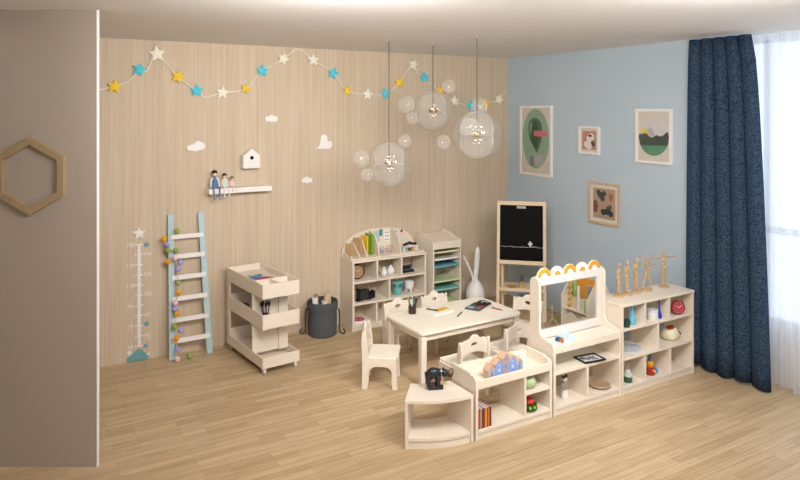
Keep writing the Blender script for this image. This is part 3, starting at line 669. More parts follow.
# teal pot with funnel fins
t = thing('teal_planter', 'teal pot with flared folded rim in the middle right cubby of wall shelf', 'pot', (3.735, 6.40, .2905), .1)
AQ = q('aqua', '#6fb3ac', .5)
G().lathe([(0,0),(.04,0),(.045,.005),(.048,.085),(.042,.085),(.04,.01),(0,.01)], (0,0,0), 24).done('pot_body', AQ, t, smooth=True)
G().prism([(-.075,.15),(.085,.145),(.02,.075),(-.02,.075)], (0,-.035,0), XA, ZA, YA, .004).prism([(-.065,.14),(.075,.135),(.02,.08),(-.02,.08)], (0,.02,0), XA, ZA, YA, .004).done('flared_fin', AQ, t)
G().prism([(-.012,.08),(.0,.118),(.065,.14),(.02,.09)], (0,-.041,0), XA, ZA, YA, .004).done('leaf', q('deep_teal', '#2f7a74'), t, label='dark teal leaf')
t = thing('tooth_pot', 'white pot on pointed feet in the middle right cubby of wall shelf', 'pot', (3.90, 6.42, .2905))
G().lathe([(0,.03),(.03,.032),(.052,.05),(.056,.12),(.05,.125),(.047,.06),(0,.045)], (0,0,0), 24).done('pot_body', CER, t, smooth=True)
for k in range(3):
    a = k*2.094+.5; G().lathe([(.006,0),(.012,.02),(.02,.05)], (.032*math.cos(a), .032*math.sin(a), 0), 10).done('foot', CER, t, smooth=True)
t = thing('round_tin', 'round white tin with red and purple lid pattern in the bottom left cubby', 'tin', (3.24, 6.38, .0605))
G().lathe([(0,0),(.075,0),(.082,.012),(.08,.035),(0,.035)], (0,0,0), 30).done('tin_body', WHITE, t, smooth=True)
G().lathe([(0,.0),(.066,.0),(.066,.006),(0,.008)], (0,0,.035), 30).done('lid', q('lid_red', '#a8364f'), t, smooth=True)
g = G()
for k in range(8):
    a = k*PI/4; g.ball((.04*math.cos(a), .04*math.sin(a), .042), .011, (1,1,.4), 10)
g.done('lid_dots', q('lid_pink', '#d99db4'), t, smooth=True)

# right cubby contents
t = thing('mini_planter', 'tiny dark green pot with zigzag rim beside the light blue vase', 'pot', (4.428, 3.808, .5405))
DG = q('bottle_green', '#27443f', .5)
G().lathe([(0,0),(.026,0),(.033,.05),(.028,.05),(.024,.008),(0,.008)], (0,0,0), 18).done('pot', DG, t, smooth=True)
for k in range(6):
    a = k*PI/3; G().lathe([(.009,0),(.007,.014),(.0,.026)], (.02*math.cos(a), .02*math.sin(a), .045), 6).done('spike', DG, t)
t = thing('light_blue_vase', 'slim light blue vase with two small handles in top left cubby', 'vase', (4.525, 3.835, .5405))
SB = q('sky_ceramic', '#6fc0de', .4)
G().lathe([(0,0),(.03,0),(.033,.01),(.026,.06),(.014,.105),(.011,.13),(.017,.155),(.012,.155),(.008,.13),(0,.1)], (0,0,0), 22).done('vase_body', SB, t, smooth=True)
for s_ in (-1, 1): G().tube(smoothpts([(s_*.012,0,.148),(s_*.032,0,.145),(s_*.034,0,.125),(s_*.014,0,.108)], 5), .0035, 6).done('handle', SB, t, smooth=True)
t = thing('white_cup', 'white ribbed cup left of the deep blue bottle on mannequin shelf', 'cup', (4.785, 3.835, .5405))
G().lathe([(0,0),(.042,0),(.046,.006),(.046,.085),(.041,.085),(.041,.01),(0,.01)], (0,0,0), 26).done('cup_body', WHITE, t, smooth=True)
G().lathe([(.0465,.07),(.0475,.07),(.0475,.078),(.0465,.078)], (0,0,0), 26).done('band', q('pale_blue_band', '#b9cfe0'), t)
vase(4.862, 3.825, .5405, [(0,0),(.02,0),(.022,.008),(.019,.035),(.009,.06),(.007,.15),(.0085,.152),(.0085,.165),(.005,.165),(.005,.06),(0,.05)], q('cobalt', '#2a3fb8', .25), 'slim cobalt blue long-necked bottle in the top middle cubby', 'bottle', 'slim_bottle')
t = thing('tilted_pot', 'cream egg shaped pot with slanted rust opening in middle right cubby', 'pot', (5.08, 3.885, .3005))
G().lathe([(0,0),(.048,.002),(.072,.025),(.076,.055),(.066,.088),(.042,.112),(0,.118)], (0,0,0), 30, sx=1.05).done('pot_body', q('cream_glaze', '#e9e2c4', .35), t, smooth=True)
G().lathe([(0,.0),(.034,.0),(.036,.004),(0,.006)], (-.018,-.02,.1125), 24, M=Matrix.Rotation(-.16, 4, 'Y') @ Matrix.Rotation(.2, 4, 'X'), sx=1.2, sy=.8).done('opening', q('rust', '#a8441f', .6), t, smooth=True)
G().tube(smoothpts([(.035,-.04,.088),(.055,-.058,.07),(.065,-.06,.05)], 4), .006, 8).done('spout', q('brown_dk', '#5b4136'), t, smooth=True)
# wire toy on white sheet
t = thing('wire_dome', 'flat dome of white wire loops in the middle left cubby', 'wire toy', (4.57, 3.90, .3005))
G().lathe([(0,0),(.12,0),(.125,.004),(.12,.006),(0,.005)], (0,0,0), 32, sy=.78).done('plate', q('pale_plate', '#e3e4e8', .4), t, smooth=True)
for k in range(7):
    r = .11-.013*k; G().tube([(r*math.cos(a*PI/14), .76*r*math.sin(a*PI/14), .01+.007*k) for a in range(28)], .0022, 6, closed=True).done('wire_loop', q('wire_grey', '#b9bbc2', .4), t, smooth=True)
for k in range(6):
    a = k*PI/6; G().tube(smoothpts([(.11*math.cos(a), .083*math.sin(a), .008),(.04*math.cos(a),.03*math.sin(a),.052),(-.04*math.cos(a),-.03*math.sin(a),.052),(-.11*math.cos(a),-.083*math.sin(a),.008)], 4), .002, 6).done('wire_rib', q('wire_grey', '#b9bbc2', .4), t, smooth=True)
tag(G().ball((0,0,.012), .0125, (1.3,1,1)).done('wooden_bead', q('bead_brown', '#a07d60'), smooth=True, loc=(4.425, 3.93, .3005)), 'small brown bead lying left of the wire dome', 'bead')
t = thing('liquid_jar', 'clear bottle half filled with dark green in the bottom left cubby', 'jar', (4.475, 3.835, .0655))
G().lathe([(0,.0),(.034,.0),(.037,.006),(.037,.05),(0,.05)], (0,0,0), 24).done('green_filling', q('dark_green_liquid', '#1f5a35', .3), t, smooth=True)
G().lathe([(.0375,.0),(.0385,.06),(.036,.085),(.016,.105),(.013,.15),(.016,.155),(.012,.155),(.01,.105),(.034,.08)], (0,0,0), 24).done('glass_body', CLEAR, t, smooth=True)
G().lathe([(.0,.05),(.037,.05),(.036,.075),(.016,.1),(0,.102)], (0,0,0), 24).done('upper_filling', q('milk_grey', '#d3dad6', .3), t, smooth=True)
t = thing('stacking_toy', 'red, yellow and blue stacked toy with grey pointed top in bottom middle cubby', 'toy', (4.77, 3.85, .0655), .1)
G().lathe([(0,0),(.04,0),(.044,.01),(.042,.06),(.03,.066),(0,.066)], (0,0,0), 20).done('red_base', q('toy_red', '#a83424', .4), t, smooth=True)
G().lathe([(0,.066),(.03,.066),(.036,.08),(.034,.105),(.024,.115),(0,.115)], (0,0,0), 20).done('orange_ring', q('toy_orange', '#e0902a', .4), t, smooth=True)
G().lathe([(.017,.115),(.013,.135),(.012,.17),(.004,.182),(0,.183)], (0,0,0), 14).done('pointed_top', q('toy_slate', '#5c6f86', .4), t, smooth=True)
G().ball((.045,-.02,.03), .024, (1,1,1.2)).done('blue_ball', q('toy_blue', '#3a86c8', .4), t, smooth=True)
g = G().ball((-.012,-.041,.045), .008).ball((.012,-.041,.03), .009); g.done('yellow_dots', q('toy_yellow', '#f0c93a', .4), t, smooth=True)

# play_shelf contents
t = thing('marker_box', 'pale box of coloured markers lying on the desk under the window frame', 'marker box', (3.79, 3.865, .5255), .2)
G().box(-.075,.075,-.04,.04,0,.004).box(-.075,.075,-.04,-.036,.004,.034).box(-.075,.075,.036,.04,.004,.034).box(-.06,.075,-.04,.04,.034,.038).box(.071,.075,-.036,.036,.004,.034).done('carton', q('carton_ice', '#c9dbe6', .5), t)
for i, c in enumerate(('#d6442e','#e9882c','#2c8a6a','#2f6fc0','#2b2f66')):
    for j in range(2): G().tube([(-.082,-.028+i*.014,.011+.013*j),(.05,-.028+i*.014,.011+.013*j)], .006, 8).done('marker', q('mk'+c, c, .4), t, smooth=True)
t = thing('picture_card', 'black framed black and white picture lying tilted on the middle shelf board', 'picture', (4.035, 3.84, .3365), -.12)
TI = Matrix.Rotation(math.radians(0), 4, 'X')
G().prism([[(-.105,-.075),(.105,-.075),(.105,.075),(-.105,.075)],[(-.092,-.062),(-.092,.062),(.092,.062),(.092,-.062)]], (0,0,0), XA, YA, ZA, .014).done('frame', BLACK, t, bevel=.002)
G().box(-.092,.092,-.062,.062,0,.006).done('print_sheet', q('print_white', '#dfe1e4', .35), t)
G().prism(blob([(-.05,.015,.022),(-.02,.0,.022),(.02,-.015,.02),(.05,-.02,.018),(.05,.02,.015),(.015,.02,.016)]), (0,0,.006), XA, YA, ZA, .0012).done('print_blotch', q('print_grey', '#6d7075', .35), t)
G().prism(blob([(-.065,-.03,.014),(-.04,-.035,.015),(-.05,.035,.014),(-.07,.02,.01)]), (0,0,.006), XA, YA, ZA, .0016).done('print_blotch', q('print_dark', '#44474c', .35), t)
t = thing('toy_robot', 'small taupe boxy figure with white legs in the lower left cubby', 'toy', (3.78, 3.86, .0705), .15)
G().box(-.026,.026,-.018,.018,.07,.14).done('body', q('taupe', '#9a8d80'), t, bevel=.006)
G().box(-.019,.019,-.016,.016,.14,.165).done('head', WHITE, t, bevel=.005)
G().prism([(-.02,.16),(-.022,.182),(-.01,.17),(0,.172),(.01,.17),(.022,.182),(.02,.16)], (0,-.012,0), XA, ZA, YA, .024).done('dark_cap', q('cap_dark', '#3b3c40'), t)
for s_ in (-1, 1):
    G().box(s_*.014-.01, s_*.014+.01, -.013, .013, 0, .07).done('leg', WHITE, t, bevel=.003)
    G().box(s_*.034-.008, s_*.034+.008, -.012, .012, .075, .125).done('arm', q('taupe', '#9a8d80'), t, bevel=.004)
t = thing('woven_tray', 'flat round woven brown tray in the lower right cubby', 'tray', (4.19, 3.875, .0705))
WV = mat('woven', '#a88f70', .8, .25, 90, bump=.5)
G().lathe([(0,0),(.065,0),(.082,.01),(.085,.022),(.08,.024),(.065,.014),(0,.012)], (0,0,0), 32).done('tray_body', WV, t, smooth=True)
G().tube([(.083*math.cos(k*PI/20), .083*math.sin(k*PI/20), .023) for k in range(40)], .004, 6, closed=True).done('rim', q('rim_tan', '#c6ad8c', .8), t, smooth=True)

# tray_shelf contents
hs = [(0,.062,'#a9a6b4','short grey-mauve toy house, leftmost in the row'),(1,.092,'#7ea4e0','bright blue toy house second from the left'),(2,.125,'#a59aa0','tallest mauve-grey toy house in the centre of the row'),(3,.098,'#7d9fdc','blue toy house right of the tallest one'),(4,.066,'#9fa6bd','short blue-grey toy house, rightmost in the row')]
ROOF = q('roof_wood', '#d5b294', .6); WN = q('win_blue', '#5f86cf', .5); WNP = q('win_pale', '#cdd9ee', .5)
for i, h_, c, lab in hs:
    t = thing('toy_house', lab, 'toy house', (3.035+i*.067, 3.835+i*.002, .3805), .02, 'row of small toy houses in the tray')
    w = .0325
    G().prism([(-w,0),(w,0),(w,h_),(0,h_+.038),(-w,h_)], (0,-.0,0), XA, ZA, YA, .06).done('house_block', ROOF, t, bevel=.001)
    G().prism([(-w+.002,.002),(w-.002,.002),(w-.002,h_),(0,h_+.034),(-w+.002,h_)], (0,0,0), XA, ZA, (0,-1,0), .002).done('painted_front', q('hf'+c, c, .6), t)
    G().prism([(-w-.003,h_-.003),(0,h_+.038),(w+.003,h_-.003),(w+.003,h_+.003),(0,h_+.045),(-w-.003,h_+.003)], (0,-.004,0), XA, ZA, YA, .068).done('roof', ROOF, t)
    G().box(-.008,.008,-.004,-.002,h_*.45,h_*.45+.022).box(-.004,.004,-.004,-.002,h_*.9,h_*.9+.012).done('window', WN if i % 2 == 0 else WNP, t)
for i, (c, w, nme) in enumerate((('#c0532d',.024,'rust red book at the left end of the low row'),('#e9d9c9',.012,'thin cream book beside the rust red one'),('#8c3f24',.022,'dark brown book in the low row'),('#d98a3d',.026,'orange book in the low row'),('#cf7a3a',.02,'amber book second from right end of the row'),('#7d3b2a',.014,'thin maroon book at the right end of the row'))):
    xs = [0,.025,.038,.061,.088,.109]
    t = thing('book', nme, 'book', (2.872+xs[i], 3.79, .0705), 0, 'books in the tray shelf')
    G().box(0,.0025,0,.13,0,.14).box(w-.0025,w,0,.13,0,.14).box(0,w,0,.003,0,.14).done('cover', q('bkc'+c, c, .6), t)
    G().box(.0025,w-.0025,.003,.127,.003,.137).done('pages', q('pages_grey', '#c3c9d1', .8), t)
t = thing('green_jug', 'round pale green ceramic jug with notched dark opening in upper right cubby', 'jug', (3.392, 3.85, .2425))
t.scale = (1.1, 1.1, 1.05)
GG = q('glaze_green', '#b2c79a', .35, var=.12)
G().lathe([(0,0),(.03,.001),(.052,.022),(.056,.045),(.046,.07),(.026,.083),(.02,.083),(.02,.07),(0,.07)], (0,0,0), 30).done('jug_body', GG, t, smooth=True)
G().prism([(-.03,.06),(-.026,.088),(-.01,.078),(.004,.083),(.022,.098),(.03,.065)], (0,-.006,0), XA, ZA, YA, .03).done('notched_rim', GG, t, bevel=.003)
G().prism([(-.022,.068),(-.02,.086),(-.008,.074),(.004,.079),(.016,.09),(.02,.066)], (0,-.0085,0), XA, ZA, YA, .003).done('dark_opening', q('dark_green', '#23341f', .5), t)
t = thing('tomato_dish', 'dark green dish topped with a ribbed red dome in lower right cubby', 'dish', (3.402, 3.86, .0705))
t.scale = (1.15, 1.15, 1.2)
G().lathe([(0,0),(.05,0),(.062,.012),(.06,.036),(.05,.042),(.046,.036),(0,.03)], (0,0,0), 30).done('dish', q('deep_green', '#2b5526', .4), t, smooth=True)
g = G()
for k in range(9):
    a = k*2*PI/9; g.ball((.024*math.cos(a), .024*math.sin(a), .053), .02, (1,1,.9), 12)
g.ball((0,0,.056), .028, (1,1,.8)); g.done('red_dome', q('tomato_red', '#c8402a', .35), t, smooth=True)
g = G()
for k in range(5):
    a = -2.6+k*.55; g.ball((.06*math.cos(a), .06*math.sin(a), .03), .008)
g.done('berries', q('lime_bead', '#b7d64a', .4), t, smooth=True)

# bull figurine on the corner shelf
bf = thing('elephant_figurine', 'black glossy animal figurine with ringed trunk on a black block base', 'figurine', (2.655, 4.01, .3355), math.radians(-22)); bf.scale = (.93, .93, .95)
GB = q('glossy_black', '#26282b', .22)
G().prism(rrect(-.06,.06,-.04,.04,.01), (0,0,0), XA, YA, ZA, .028).done('base_block', GB, bf, bevel=.003)
g = G()
g.ball((-.012,0,.115), .05, (1.15,.8,.85), 20)          # body, arched back
g.ball((-.045,0,.1), .036, (1,.95,1.1), 16)
for x, y in ((-.055,-.024),(-.055,.024),(.022,-.024),(.022,.024)):
    g.tube([(x,y,.11),(x,y,.07),(x,y,.04),(x,y,.027)], [.024,.019,.016,.019], 12)
g.tube(smoothpts([(.03,0,.12),(.055,0,.118),(.075,0,.112)], 3), .026, 12)
g.ball((.078,0,.11), .03, (1.05,.95,1), 16)
g.tube(smoothpts([(.095,0,.1),(.115,0,.085),(.13,0,.09),(.138,0,.105)], 4), [.015]*4+[.012]*5+[.009]*4, 10)
bd = g.done('animal_body', GB, bf, smooth=True)
for s_ in (-1, 1):
    G().ball((.066,s_*.03,.118), .018, (.5,.35,1.1), 12, M=Matrix.Rotation(s_*.4,4,'X')).done('ear', GB, bf, smooth=True)
    G().lathe([(.006,0),(.004,.012),(0,.022)], (.07,s_*.014,.134), 8).done('horn', GB, bf, smooth=True)
G().tube([(.128+.016*math.cos(k*PI/10), 0, .118+.02*math.sin(k*PI/10)) for k in range(20)], .0065, 8, closed=True).done('ring', q('gold_brown', '#8c6a3c', .35, metal=.5), bf, smooth=True)
G().tube([(.045+.0, .026*math.cos(k*PI/10), .118+.028*math.sin(k*PI/10)) for k in range(20)], .004, 6, closed=True).done('collar', METAL, bf, smooth=True)
G().ball((.045,-.02,.045), .016, (1.2,1,1)).ball((.055,.0,.06), .013).done('small_rider', q('caramel', '#c49468', .4), bf, smooth=True, label='caramel figure at the feet')

# table objects
def TT(x, y):
    a = math.radians(2.2); return (tx+x*math.cos(a)-y*math.sin(a), ty+x*math.sin(a)+y*math.cos(a), tz+.0005)
p_ = (3.215, 5.235, tz+.0005)
t = thing('pencil_cup', 'dark translucent cup of coloured pencils at the left of the table', 'pencil cup', p_)
G().lathe([(0,0),(.034,0),(.036,.004),(.036,.075),(.032,.075),(.032,.006),(0,.006)], (0,0,0), 20).done('cup', q('cup_brown', '#3a2a25', .3), t, smooth=True)
for i, (c, a, l) in enumerate((('#2a2426',0,.15),('#4fa3a5',.9,.165),('#3e8f63',1.7,.15),('#c9b33b',2.5,.155),('#c2452e',3.3,.14),('#e8e2d6',4.1,.16),('#33477e',4.9,.15),('#1c1b1d',5.6,.145))):
    g = G().tube([(.012*math.cos(a),.012*math.sin(a),.008),(.046*math.cos(a),.046*math.sin(a),l)], .0042, 6); pc2 = g.done('pencil', q('pn'+c, c), t)
    d = Vector((.034*math.cos(a),.034*math.sin(a),l-.008)).normalized(); e = Vector((.046*math.cos(a),.046*math.sin(a),l)); G().tube([e, e+d*.016], [.0042,.0008], 6).done('tip', q('pencil_tip', '#d9b98c'), pc2)
t = thing('open_notebook', 'open white notebook on the table behind the loose black pen', 'notebook', (3.46, 5.145, tz+.0005), .12)
G().box(-.115,.115,-.075,.075,0,.005).box(-.11,.0,-.07,.07,.005,.009).box(.0,.11,-.07,.07,.005,.009).done('pages', q('paper', '#f3eee2', .7), t, bevel=.001)
tag(G().box(-.06,.06,-.032,.032,0,.008).done('note_pad', q('pad_orange', '#dba84a', .6), bevel=.001, loc=(3.50, 5.165, tz+.0105), rotz=.15), 'orange note pad lying on the open white notebook', 'note pad')
def pen(x, y, z, rz, l, m, lab, nme='pen'):
    t = thing(nme, lab, 'pen', (x, y, z), rz); G().tube([(-l/2,0,.006),(l*.36,0,.006)], .0058, 8).done('barrel', m, t, smooth=True); G().tube([(l*.36,0,.006),(l/2,0,.006)], [.0055,.001], 8).done('tip', METAL, t, smooth=True)
pen(3.41, 5.18, tz+.0105, -1.15, .14, BLACK, 'thick black pen lying across the left of the open notebook')
pen(3.575, 4.985, tz+.0005, .66, .15, BLACK, 'loose black pen on the bare tabletop centre')
t = thing('picture_book', 'dark picture book with blue and red cover squares on the table right end', 'book', (3.84, 5.08, tz+.0005), .5)
G().box(-.11,.11,-.075,.075,0,.012).done('cover', q('book_slate', '#4b4d50', .5), t, bevel=.002)
G().box(-.095,-.03,.0,.06,.012,.0135).done('blue_panel', q('book_blue', '#8fb8d8', .5), t); G().box(-.02,.04,-.06,-.01,.012,.0135).done('red_panel', q('book_red', '#b8402f', .5), t)
G().box(-.08,-.03,-.06,-.02,.012,.0135).done('grey_panel', q('book_grey', '#7b8288', .5), t)
t = thing('toy_car', 'small black and grey gadget lying on the dark picture book', 'toy', (3.925, 5.09, tz+.014), -.35)
G().prism([(-.075,0),(.07,0),(.075,.012),(.05,.02),(.02,.034),(-.03,.036),(-.06,.02)], (0,-.025,0), XA, ZA, YA, .05).done('gadget_body', BLACK, t, bevel=.003)
G().tube(smoothpts([(-.03,-.03,.03),(0,-.035,.038),(.04,-.03,.02)], 4), .005, 6).done('grey_band', METAL, t, smooth=True)
pen(3.965, 4.925, tz+.0005, -1.3, .13, q('pen_red', '#9c3a3e', .4), 'short dark red pencil at the right edge of the table', 'pencil')

# ------------------------------------------------------------------ mannequins
def mannequin(x, rz, pose, lab, s=1.0):
    s *= .91; t = thing('wooden_mannequin', lab, 'mannequin', (x, 3.975, .7405), rz, 'wooden mannequins on the cubby shelf')
    G().lathe([(0,0),(.046,0),(.048,.004),(.046,.012),(.03,.017),(0,.018)], (0,0,0), 28).done('base', MWOOD, t, smooth=True)
    G().tube([(0,.02,.015),(0,.02,.16*s)], .0025, 6).done('support_rod', METAL, t, smooth=True)
    P = dict(pose); z = lambda v: .018+v*s
    g = G()
    hip, chest, neck, head = z(.152), z(.215), z(.245), z(.272)
    dx = P.get('lean', 0)
    g.ball((0,0,hip), .02*s, (1.05,.75,.9)); g.ball((0,-.001,hip+.022*s), .013*s); g.ball((dx*.5,-.002,chest-.004), .024*s, (1.08,.68,1.15))
    g.ball((dx,-.002,neck), .008*s); g.ball((dx,-.004,head+.004), .0165*s, (.85,.92,1.2))
    def limb(pts, rs):
        for a, b, r in zip(pts, pts[1:], rs):
            a, b = Vector(a), Vector(b); g.tube([a, a.lerp(b,.3), a.lerp(b,.75), b], [r*.75, r*1.1, r*.85, r*.6], 10)
        for p, r in zip(pts, rs+[rs[-1]*.8]): g.ball(p, r*.95, seg=8)
    for sd, key in ((-1,'L'),(1,'R')):
        sh = (dx+sd*.027*s, -.001, z(.235)); el, ha = P['arm'+key]
        el = (sh[0]+el[0]*s, sh[1]+el[1]*s, sh[2]+el[2]*s); ha = (el[0]+ha[0]*s, el[1]+ha[1]*s, el[2]+ha[2]*s)
        limb([sh, el, ha], [.0078*s, .0062*s]); d = (Vector(ha)-Vector(el)).normalized(); g.ball(Vector(ha)+d*.010*s, .006*s, (.9,.7,1.7) if abs(d.z) > .6 else (1.7,.9,.8), 8)
        hp = (sd*.011*s, 0, hip-.01*s); kn, an = P.get('leg'+key, ((sd*.002,-.002),(sd*.002,0)))
        k = (hp[0]+kn[0]*s, hp[1]+kn[1]*s, z(.078)); a = (k[0]+an[0]*s, k[1]+an[1]*s, z(.008))
        limb([hp, k, a], [.0115*s, .0085*s]); g.ball((a[0], a[1]-.009, z(.004)), .007*s, (.9,1.9,.7), 8)
    g.done('figure', MWOOD, t, smooth=True)
dn = lambda sd: ((sd*.008,.0,-.058),(sd*.0,-.006,-.05))
mannequin(4.524, .25, dict(armL=dn(-1), armR=dn(1)), 'wooden artist mannequin standing straight, leftmost of the five')
mannequin(4.625, .15, dict(armL=dn(-1), armR=dn(1)), 'wooden artist mannequin standing straight, second from left', 1.03)
mannequin(4.747, .1, dict(armL=((-.022,.0,-.045),(.02,-.012,-.036)), armR=((.045,0,-.012),(.008,-.005,.062))), 'wooden artist mannequin with one arm raised and one on hip', 1.08)
mannequin(4.883, .35, dict(armL=((-.002,-.02,-.05),(.025,-.04,-.015)), armR=((.03,-.018,-.03),(.055,-.01,-.008)), legL=((-.012,.012),(-.028,.01)), legR=((.012,-.02),(-.0,-.004)), lean=.004), 'wooden artist mannequin in walking pose with forearms stretched forward', 1.1)
mannequin(5.113, -.15, dict(armL=((-.042,0,.0),(-.040,0,.0)), armR=((.042,0,.0),(.040,0,.002))), 'wooden artist mannequin with both arms spread wide, rightmost of five', 1.16)

# ------------------------------------------------------------------ chalkboard easel
es = thing('chalkboard_easel', 'standing wooden easel with black chalkboard in the corner by blue wall', 'easel', (4.915, 5.69, 0), math.radians(-42.7))
hw = .258
def eb(a, b, w=.017, d=.011, nme='post', par=es): return bar(G(), a, b, w, d).done(nme, PINE, par, bevel=.002)
lean = lambda z: .10*z/1.31
for s_ in (-1, 1):
    eb((s_*hw, 0, 0), (s_*(hw-.004), lean(1.30), 1.30), nme='front_leg')
    eb((s_*(hw-.03), .46, 0), (s_*(hw-.03), lean(1.28)+.03, 1.28), nme='rear_leg')
    eb((s_*(hw-.045), .13, .0), (s_*(hw-.045), lean(1.25)+.02, .62), .009, .009, nme='inner_strut')
def rail(z, w=.022): 
    g = G(); bar(g, (-hw-.012, lean(z)-.004, z), (hw+.012, lean(z)-.004, z), w, .013, u=(0,.08,1)); return g
rail(1.292,.022).done('top_rail', PINE, es, bevel=.003); rail(.635,.022).done('bottom_rail', PINE, es, bevel=.003)
uu = Vector((0,.1/1.31,1)).normalized(); nb = Vector((0,-1,.1/1.31)).normalized()
cb = G().prism([(-hw+.014,.65),(hw-.014,.65),(hw-.014,1.275),(-hw+.014,1.275)], (0,.002,0), XA, uu, nb, .006).done('chalkboard', mat('chalk_black', '#050506', .6, .1, 20, spec=.12), es)
CH = q('chalk_white', '#eceae6', .9)
G().box(-.05,.05,lean(1.24)-.014,lean(1.24)-.006,1.235,1.262).done('clip', METAL, es, bevel=.002, label='small metal clip at the top')
g = G(); zz = lambda z: (z)
O = Vector((0,.002,0))+nb*.006
x = -.225
rr = random.Random(3)
while x < .225:
    l = rr.uniform(.01,.05); y = .81+rr.choice((0,0,.003,-.004)); g.prism([(x,y),(x+l,y),(x+l,y+.0035),(x,y+.0035)], O, XA, uu, nb, .001); x += l+rr.choice((0,0,.008))
for a, b, c, d in ((.09,.105,.815,.875),(.075,.085,.835,.857),(.11,.12,.835,.86),(.085,.11,.833,.84)): g.prism([(a,c),(b,c),(b,d),(a,d)], O, XA, uu, nb, .001)
g.done('chalk_drawing', CH, cb, label='white chalk ground line and little cactus')
G().box(-hw+.02, hw-.02, .03, .33, .325, .337).box(-hw+.02, hw-.02, .02, .034, .315, .35).done('tray_shelf_board', PINE, es, bevel=.002)
for s_ in (-1, 1): G().box(s_*(hw-.012)-.006, s_*(hw-.012)+.006, .0, .42, .30, .325).done('cross_brace', PINE, es, bevel=.001)
for z in (.70, .76, .62):
    for s_ in (-1, 1): G().ball((s_*(hw+.022 if s_ > 0 else hw), lean(z)-(.0 if s_ > 0 else .016), z), .009, seg=10).done('bolt', q('bolt_red', '#b04a3a') if s_ > 0 else METAL, es, smooth=True)
def E2W(x, y, z):
    a = math.radians(-42.7); return (4.915+x*math.cos(a)-y*math.sin(a), 5.69+x*math.sin(a)+y*math.cos(a), z)
t = thing('pen_holder', 'clear holder of dark pens on the easel shelf', 'pen holder', E2W(-.0,.12,.3375))
G().lathe([(0,0),(.028,0),(.03,.07),(.027,.07),(.025,.004),(0,.004)], (0,0,0), 18).done('holder', q('holder_tan', '#bfa272', .4), t, smooth=True)
for i, c in enumerate(('#3d4557','#20222a','#6d5f8c','#20222a')): G().tube([(.01*math.cos(i*1.6),.01*math.sin(i*1.6),.005),(.02*math.cos(i*1.6),.02*math.sin(i*1.6),.14)], .005, 6).done('pen', q('hp'+c, c), t)
tag(G().lathe([(0,0),(.045,0),(.06,.014),(.055,.016),(.04,.006),(0,.006)], (0,0,0), 24).done('shallow_dish', q('dish_tan', '#b8925a', .5), smooth=True, loc=E2W(-.11,.13,.3375)), 'shallow tan dish on the easel shelf left of the pens', 'dish')
t = thing('paint_jar', 'small purple jar with white base on the easel shelf right end', 'jar', E2W(.165,.19,.3375))
G().lathe([(0,0),(.022,0),(.024,.03),(0,.03)], (0,0,0), 16).done('jar_body', WHITE, t, smooth=True); G().lathe([(0,.03),(.025,.03),(.024,.055),(0,.056)], (0,0,0), 16).done('purple_lid', q('purple', '#3d2b78', .4), t, smooth=True)

# ------------------------------------------------------------------ rabbit vase
rb = thing('rabbit_vase', 'white rabbit shaped floor vase with one upright and one leaning ear', 'vase', (4.785, 6.36, 0))
RW = q('rabbit_white', '#f0eeed', .35)
G().lathe([(0,0),(.06,0),(.085,.025),(.108,.09),(.115,.16),(.103,.225),(.072,.275),(.04,.315),(.02,.33),(0,.332)], (0,0,0), 36).done('vase_body', RW, rb, smooth=True)
g = G().tube(smoothpts([(.005,0,.27),(.008,0,.36),(.02,0,.47),(.03,0,.58),(.034,0,.66),(.034,0,.715)], 5), [.024]*3+[.028]*4+[.034]*5+[.036]*6+[.032]*4+[.024,.017,.01,.004], 14)
for v in g.bm.verts: v.co.y *= .55
g.done('ear', RW, rb, smooth=True)
pts = smoothpts([(-.01,0,.27),(-.04,-.005,.37),(-.085,-.01,.47),(-.15,-.015,.58),(-.19,-.02,.65)], 5)
g = G().tube(pts, [.02]*4+[.015]*5+[.015]*5+[.013]*4+[.009,.006,.003], 14)
for v in g.bm.verts: v.co.y *= .55
g.done('ear', RW, rb, smooth=True)

# ------------------------------------------------------------------ art caddy behind the window frame
oc = thing('art_caddy', 'double sided birch art caddy with pitched sides behind the window frame unit', 'caddy', (5.15, 4.94, 0))
pr = [(-.19,0),(.19,0),(.19,.42),(.03,.63),(-.03,.63),(-.19,.42)]
for y in (-.18, .165): G().prism(pr, (0,y,0), XA, ZA, YA, .015).done('side_panel', BIRCH, oc, bevel=.002)
G().box(-.006,.006,-.165,.165,.02,.6).done('centre_panel', BIRCH, oc)
G().box(-.19,.19,-.165,.165,.02,.035).done('bottom_board', BIRCH, oc)
wav = [(-.165,.2)]+[(-.165+.33*i/24, .245+.02*math.sin(i/24*4*PI)) for i in range(25)]+[(.165,.035),(-.165,.035)]
for x in (-.185,.173): G().prism(wav[1:], (x,0,0), YA, ZA, XA, .012).done('front_pocket', BIRCH, oc, bevel=.001)
for x in (-.10,.088): G().box(x, x+.012, -.165,.165,.035,.41).done('inner_pocket', BIRCH, oc)
G().box(-.16,-.10,-.165,.165,.28,.29).done('pocket_floor', BIRCH, oc)
tag(G().box(-.02,0,-.155,.155,.0,.57).done('orange_folder', q('folder_orange', '#eb9a17', .5), bevel=.003, loc=(5.135,4.94,.045)), 'large orange folder standing in the art caddy', 'folder')
def crayon(x, y, z, l, c, lab, r=.016):
    t = thing('giant_crayon', lab, 'crayon', (x,y,z), 0, 'giant crayons in the art caddy')
    G().tube([(0,0,0),(0,0,l)], r, 14).done('crayon_body', q('cr'+c, c, .5), t, smooth=True)
    G().lathe([(r,l),(r*.9,l+.006),(r*.45,l+.014),(0,l+.016)], (0,0,0), 14).done('rounded_tip', q('cr'+c, c, .5), t, smooth=True)
crayon(5.09, 5.05, .045, .52, '#8fd68a', 'light green giant crayon at the back left of the art caddy')
crayon(5.09, 4.86, .045, .50, '#7d94a6', 'slate blue giant crayon in the art caddy before the orange folder')
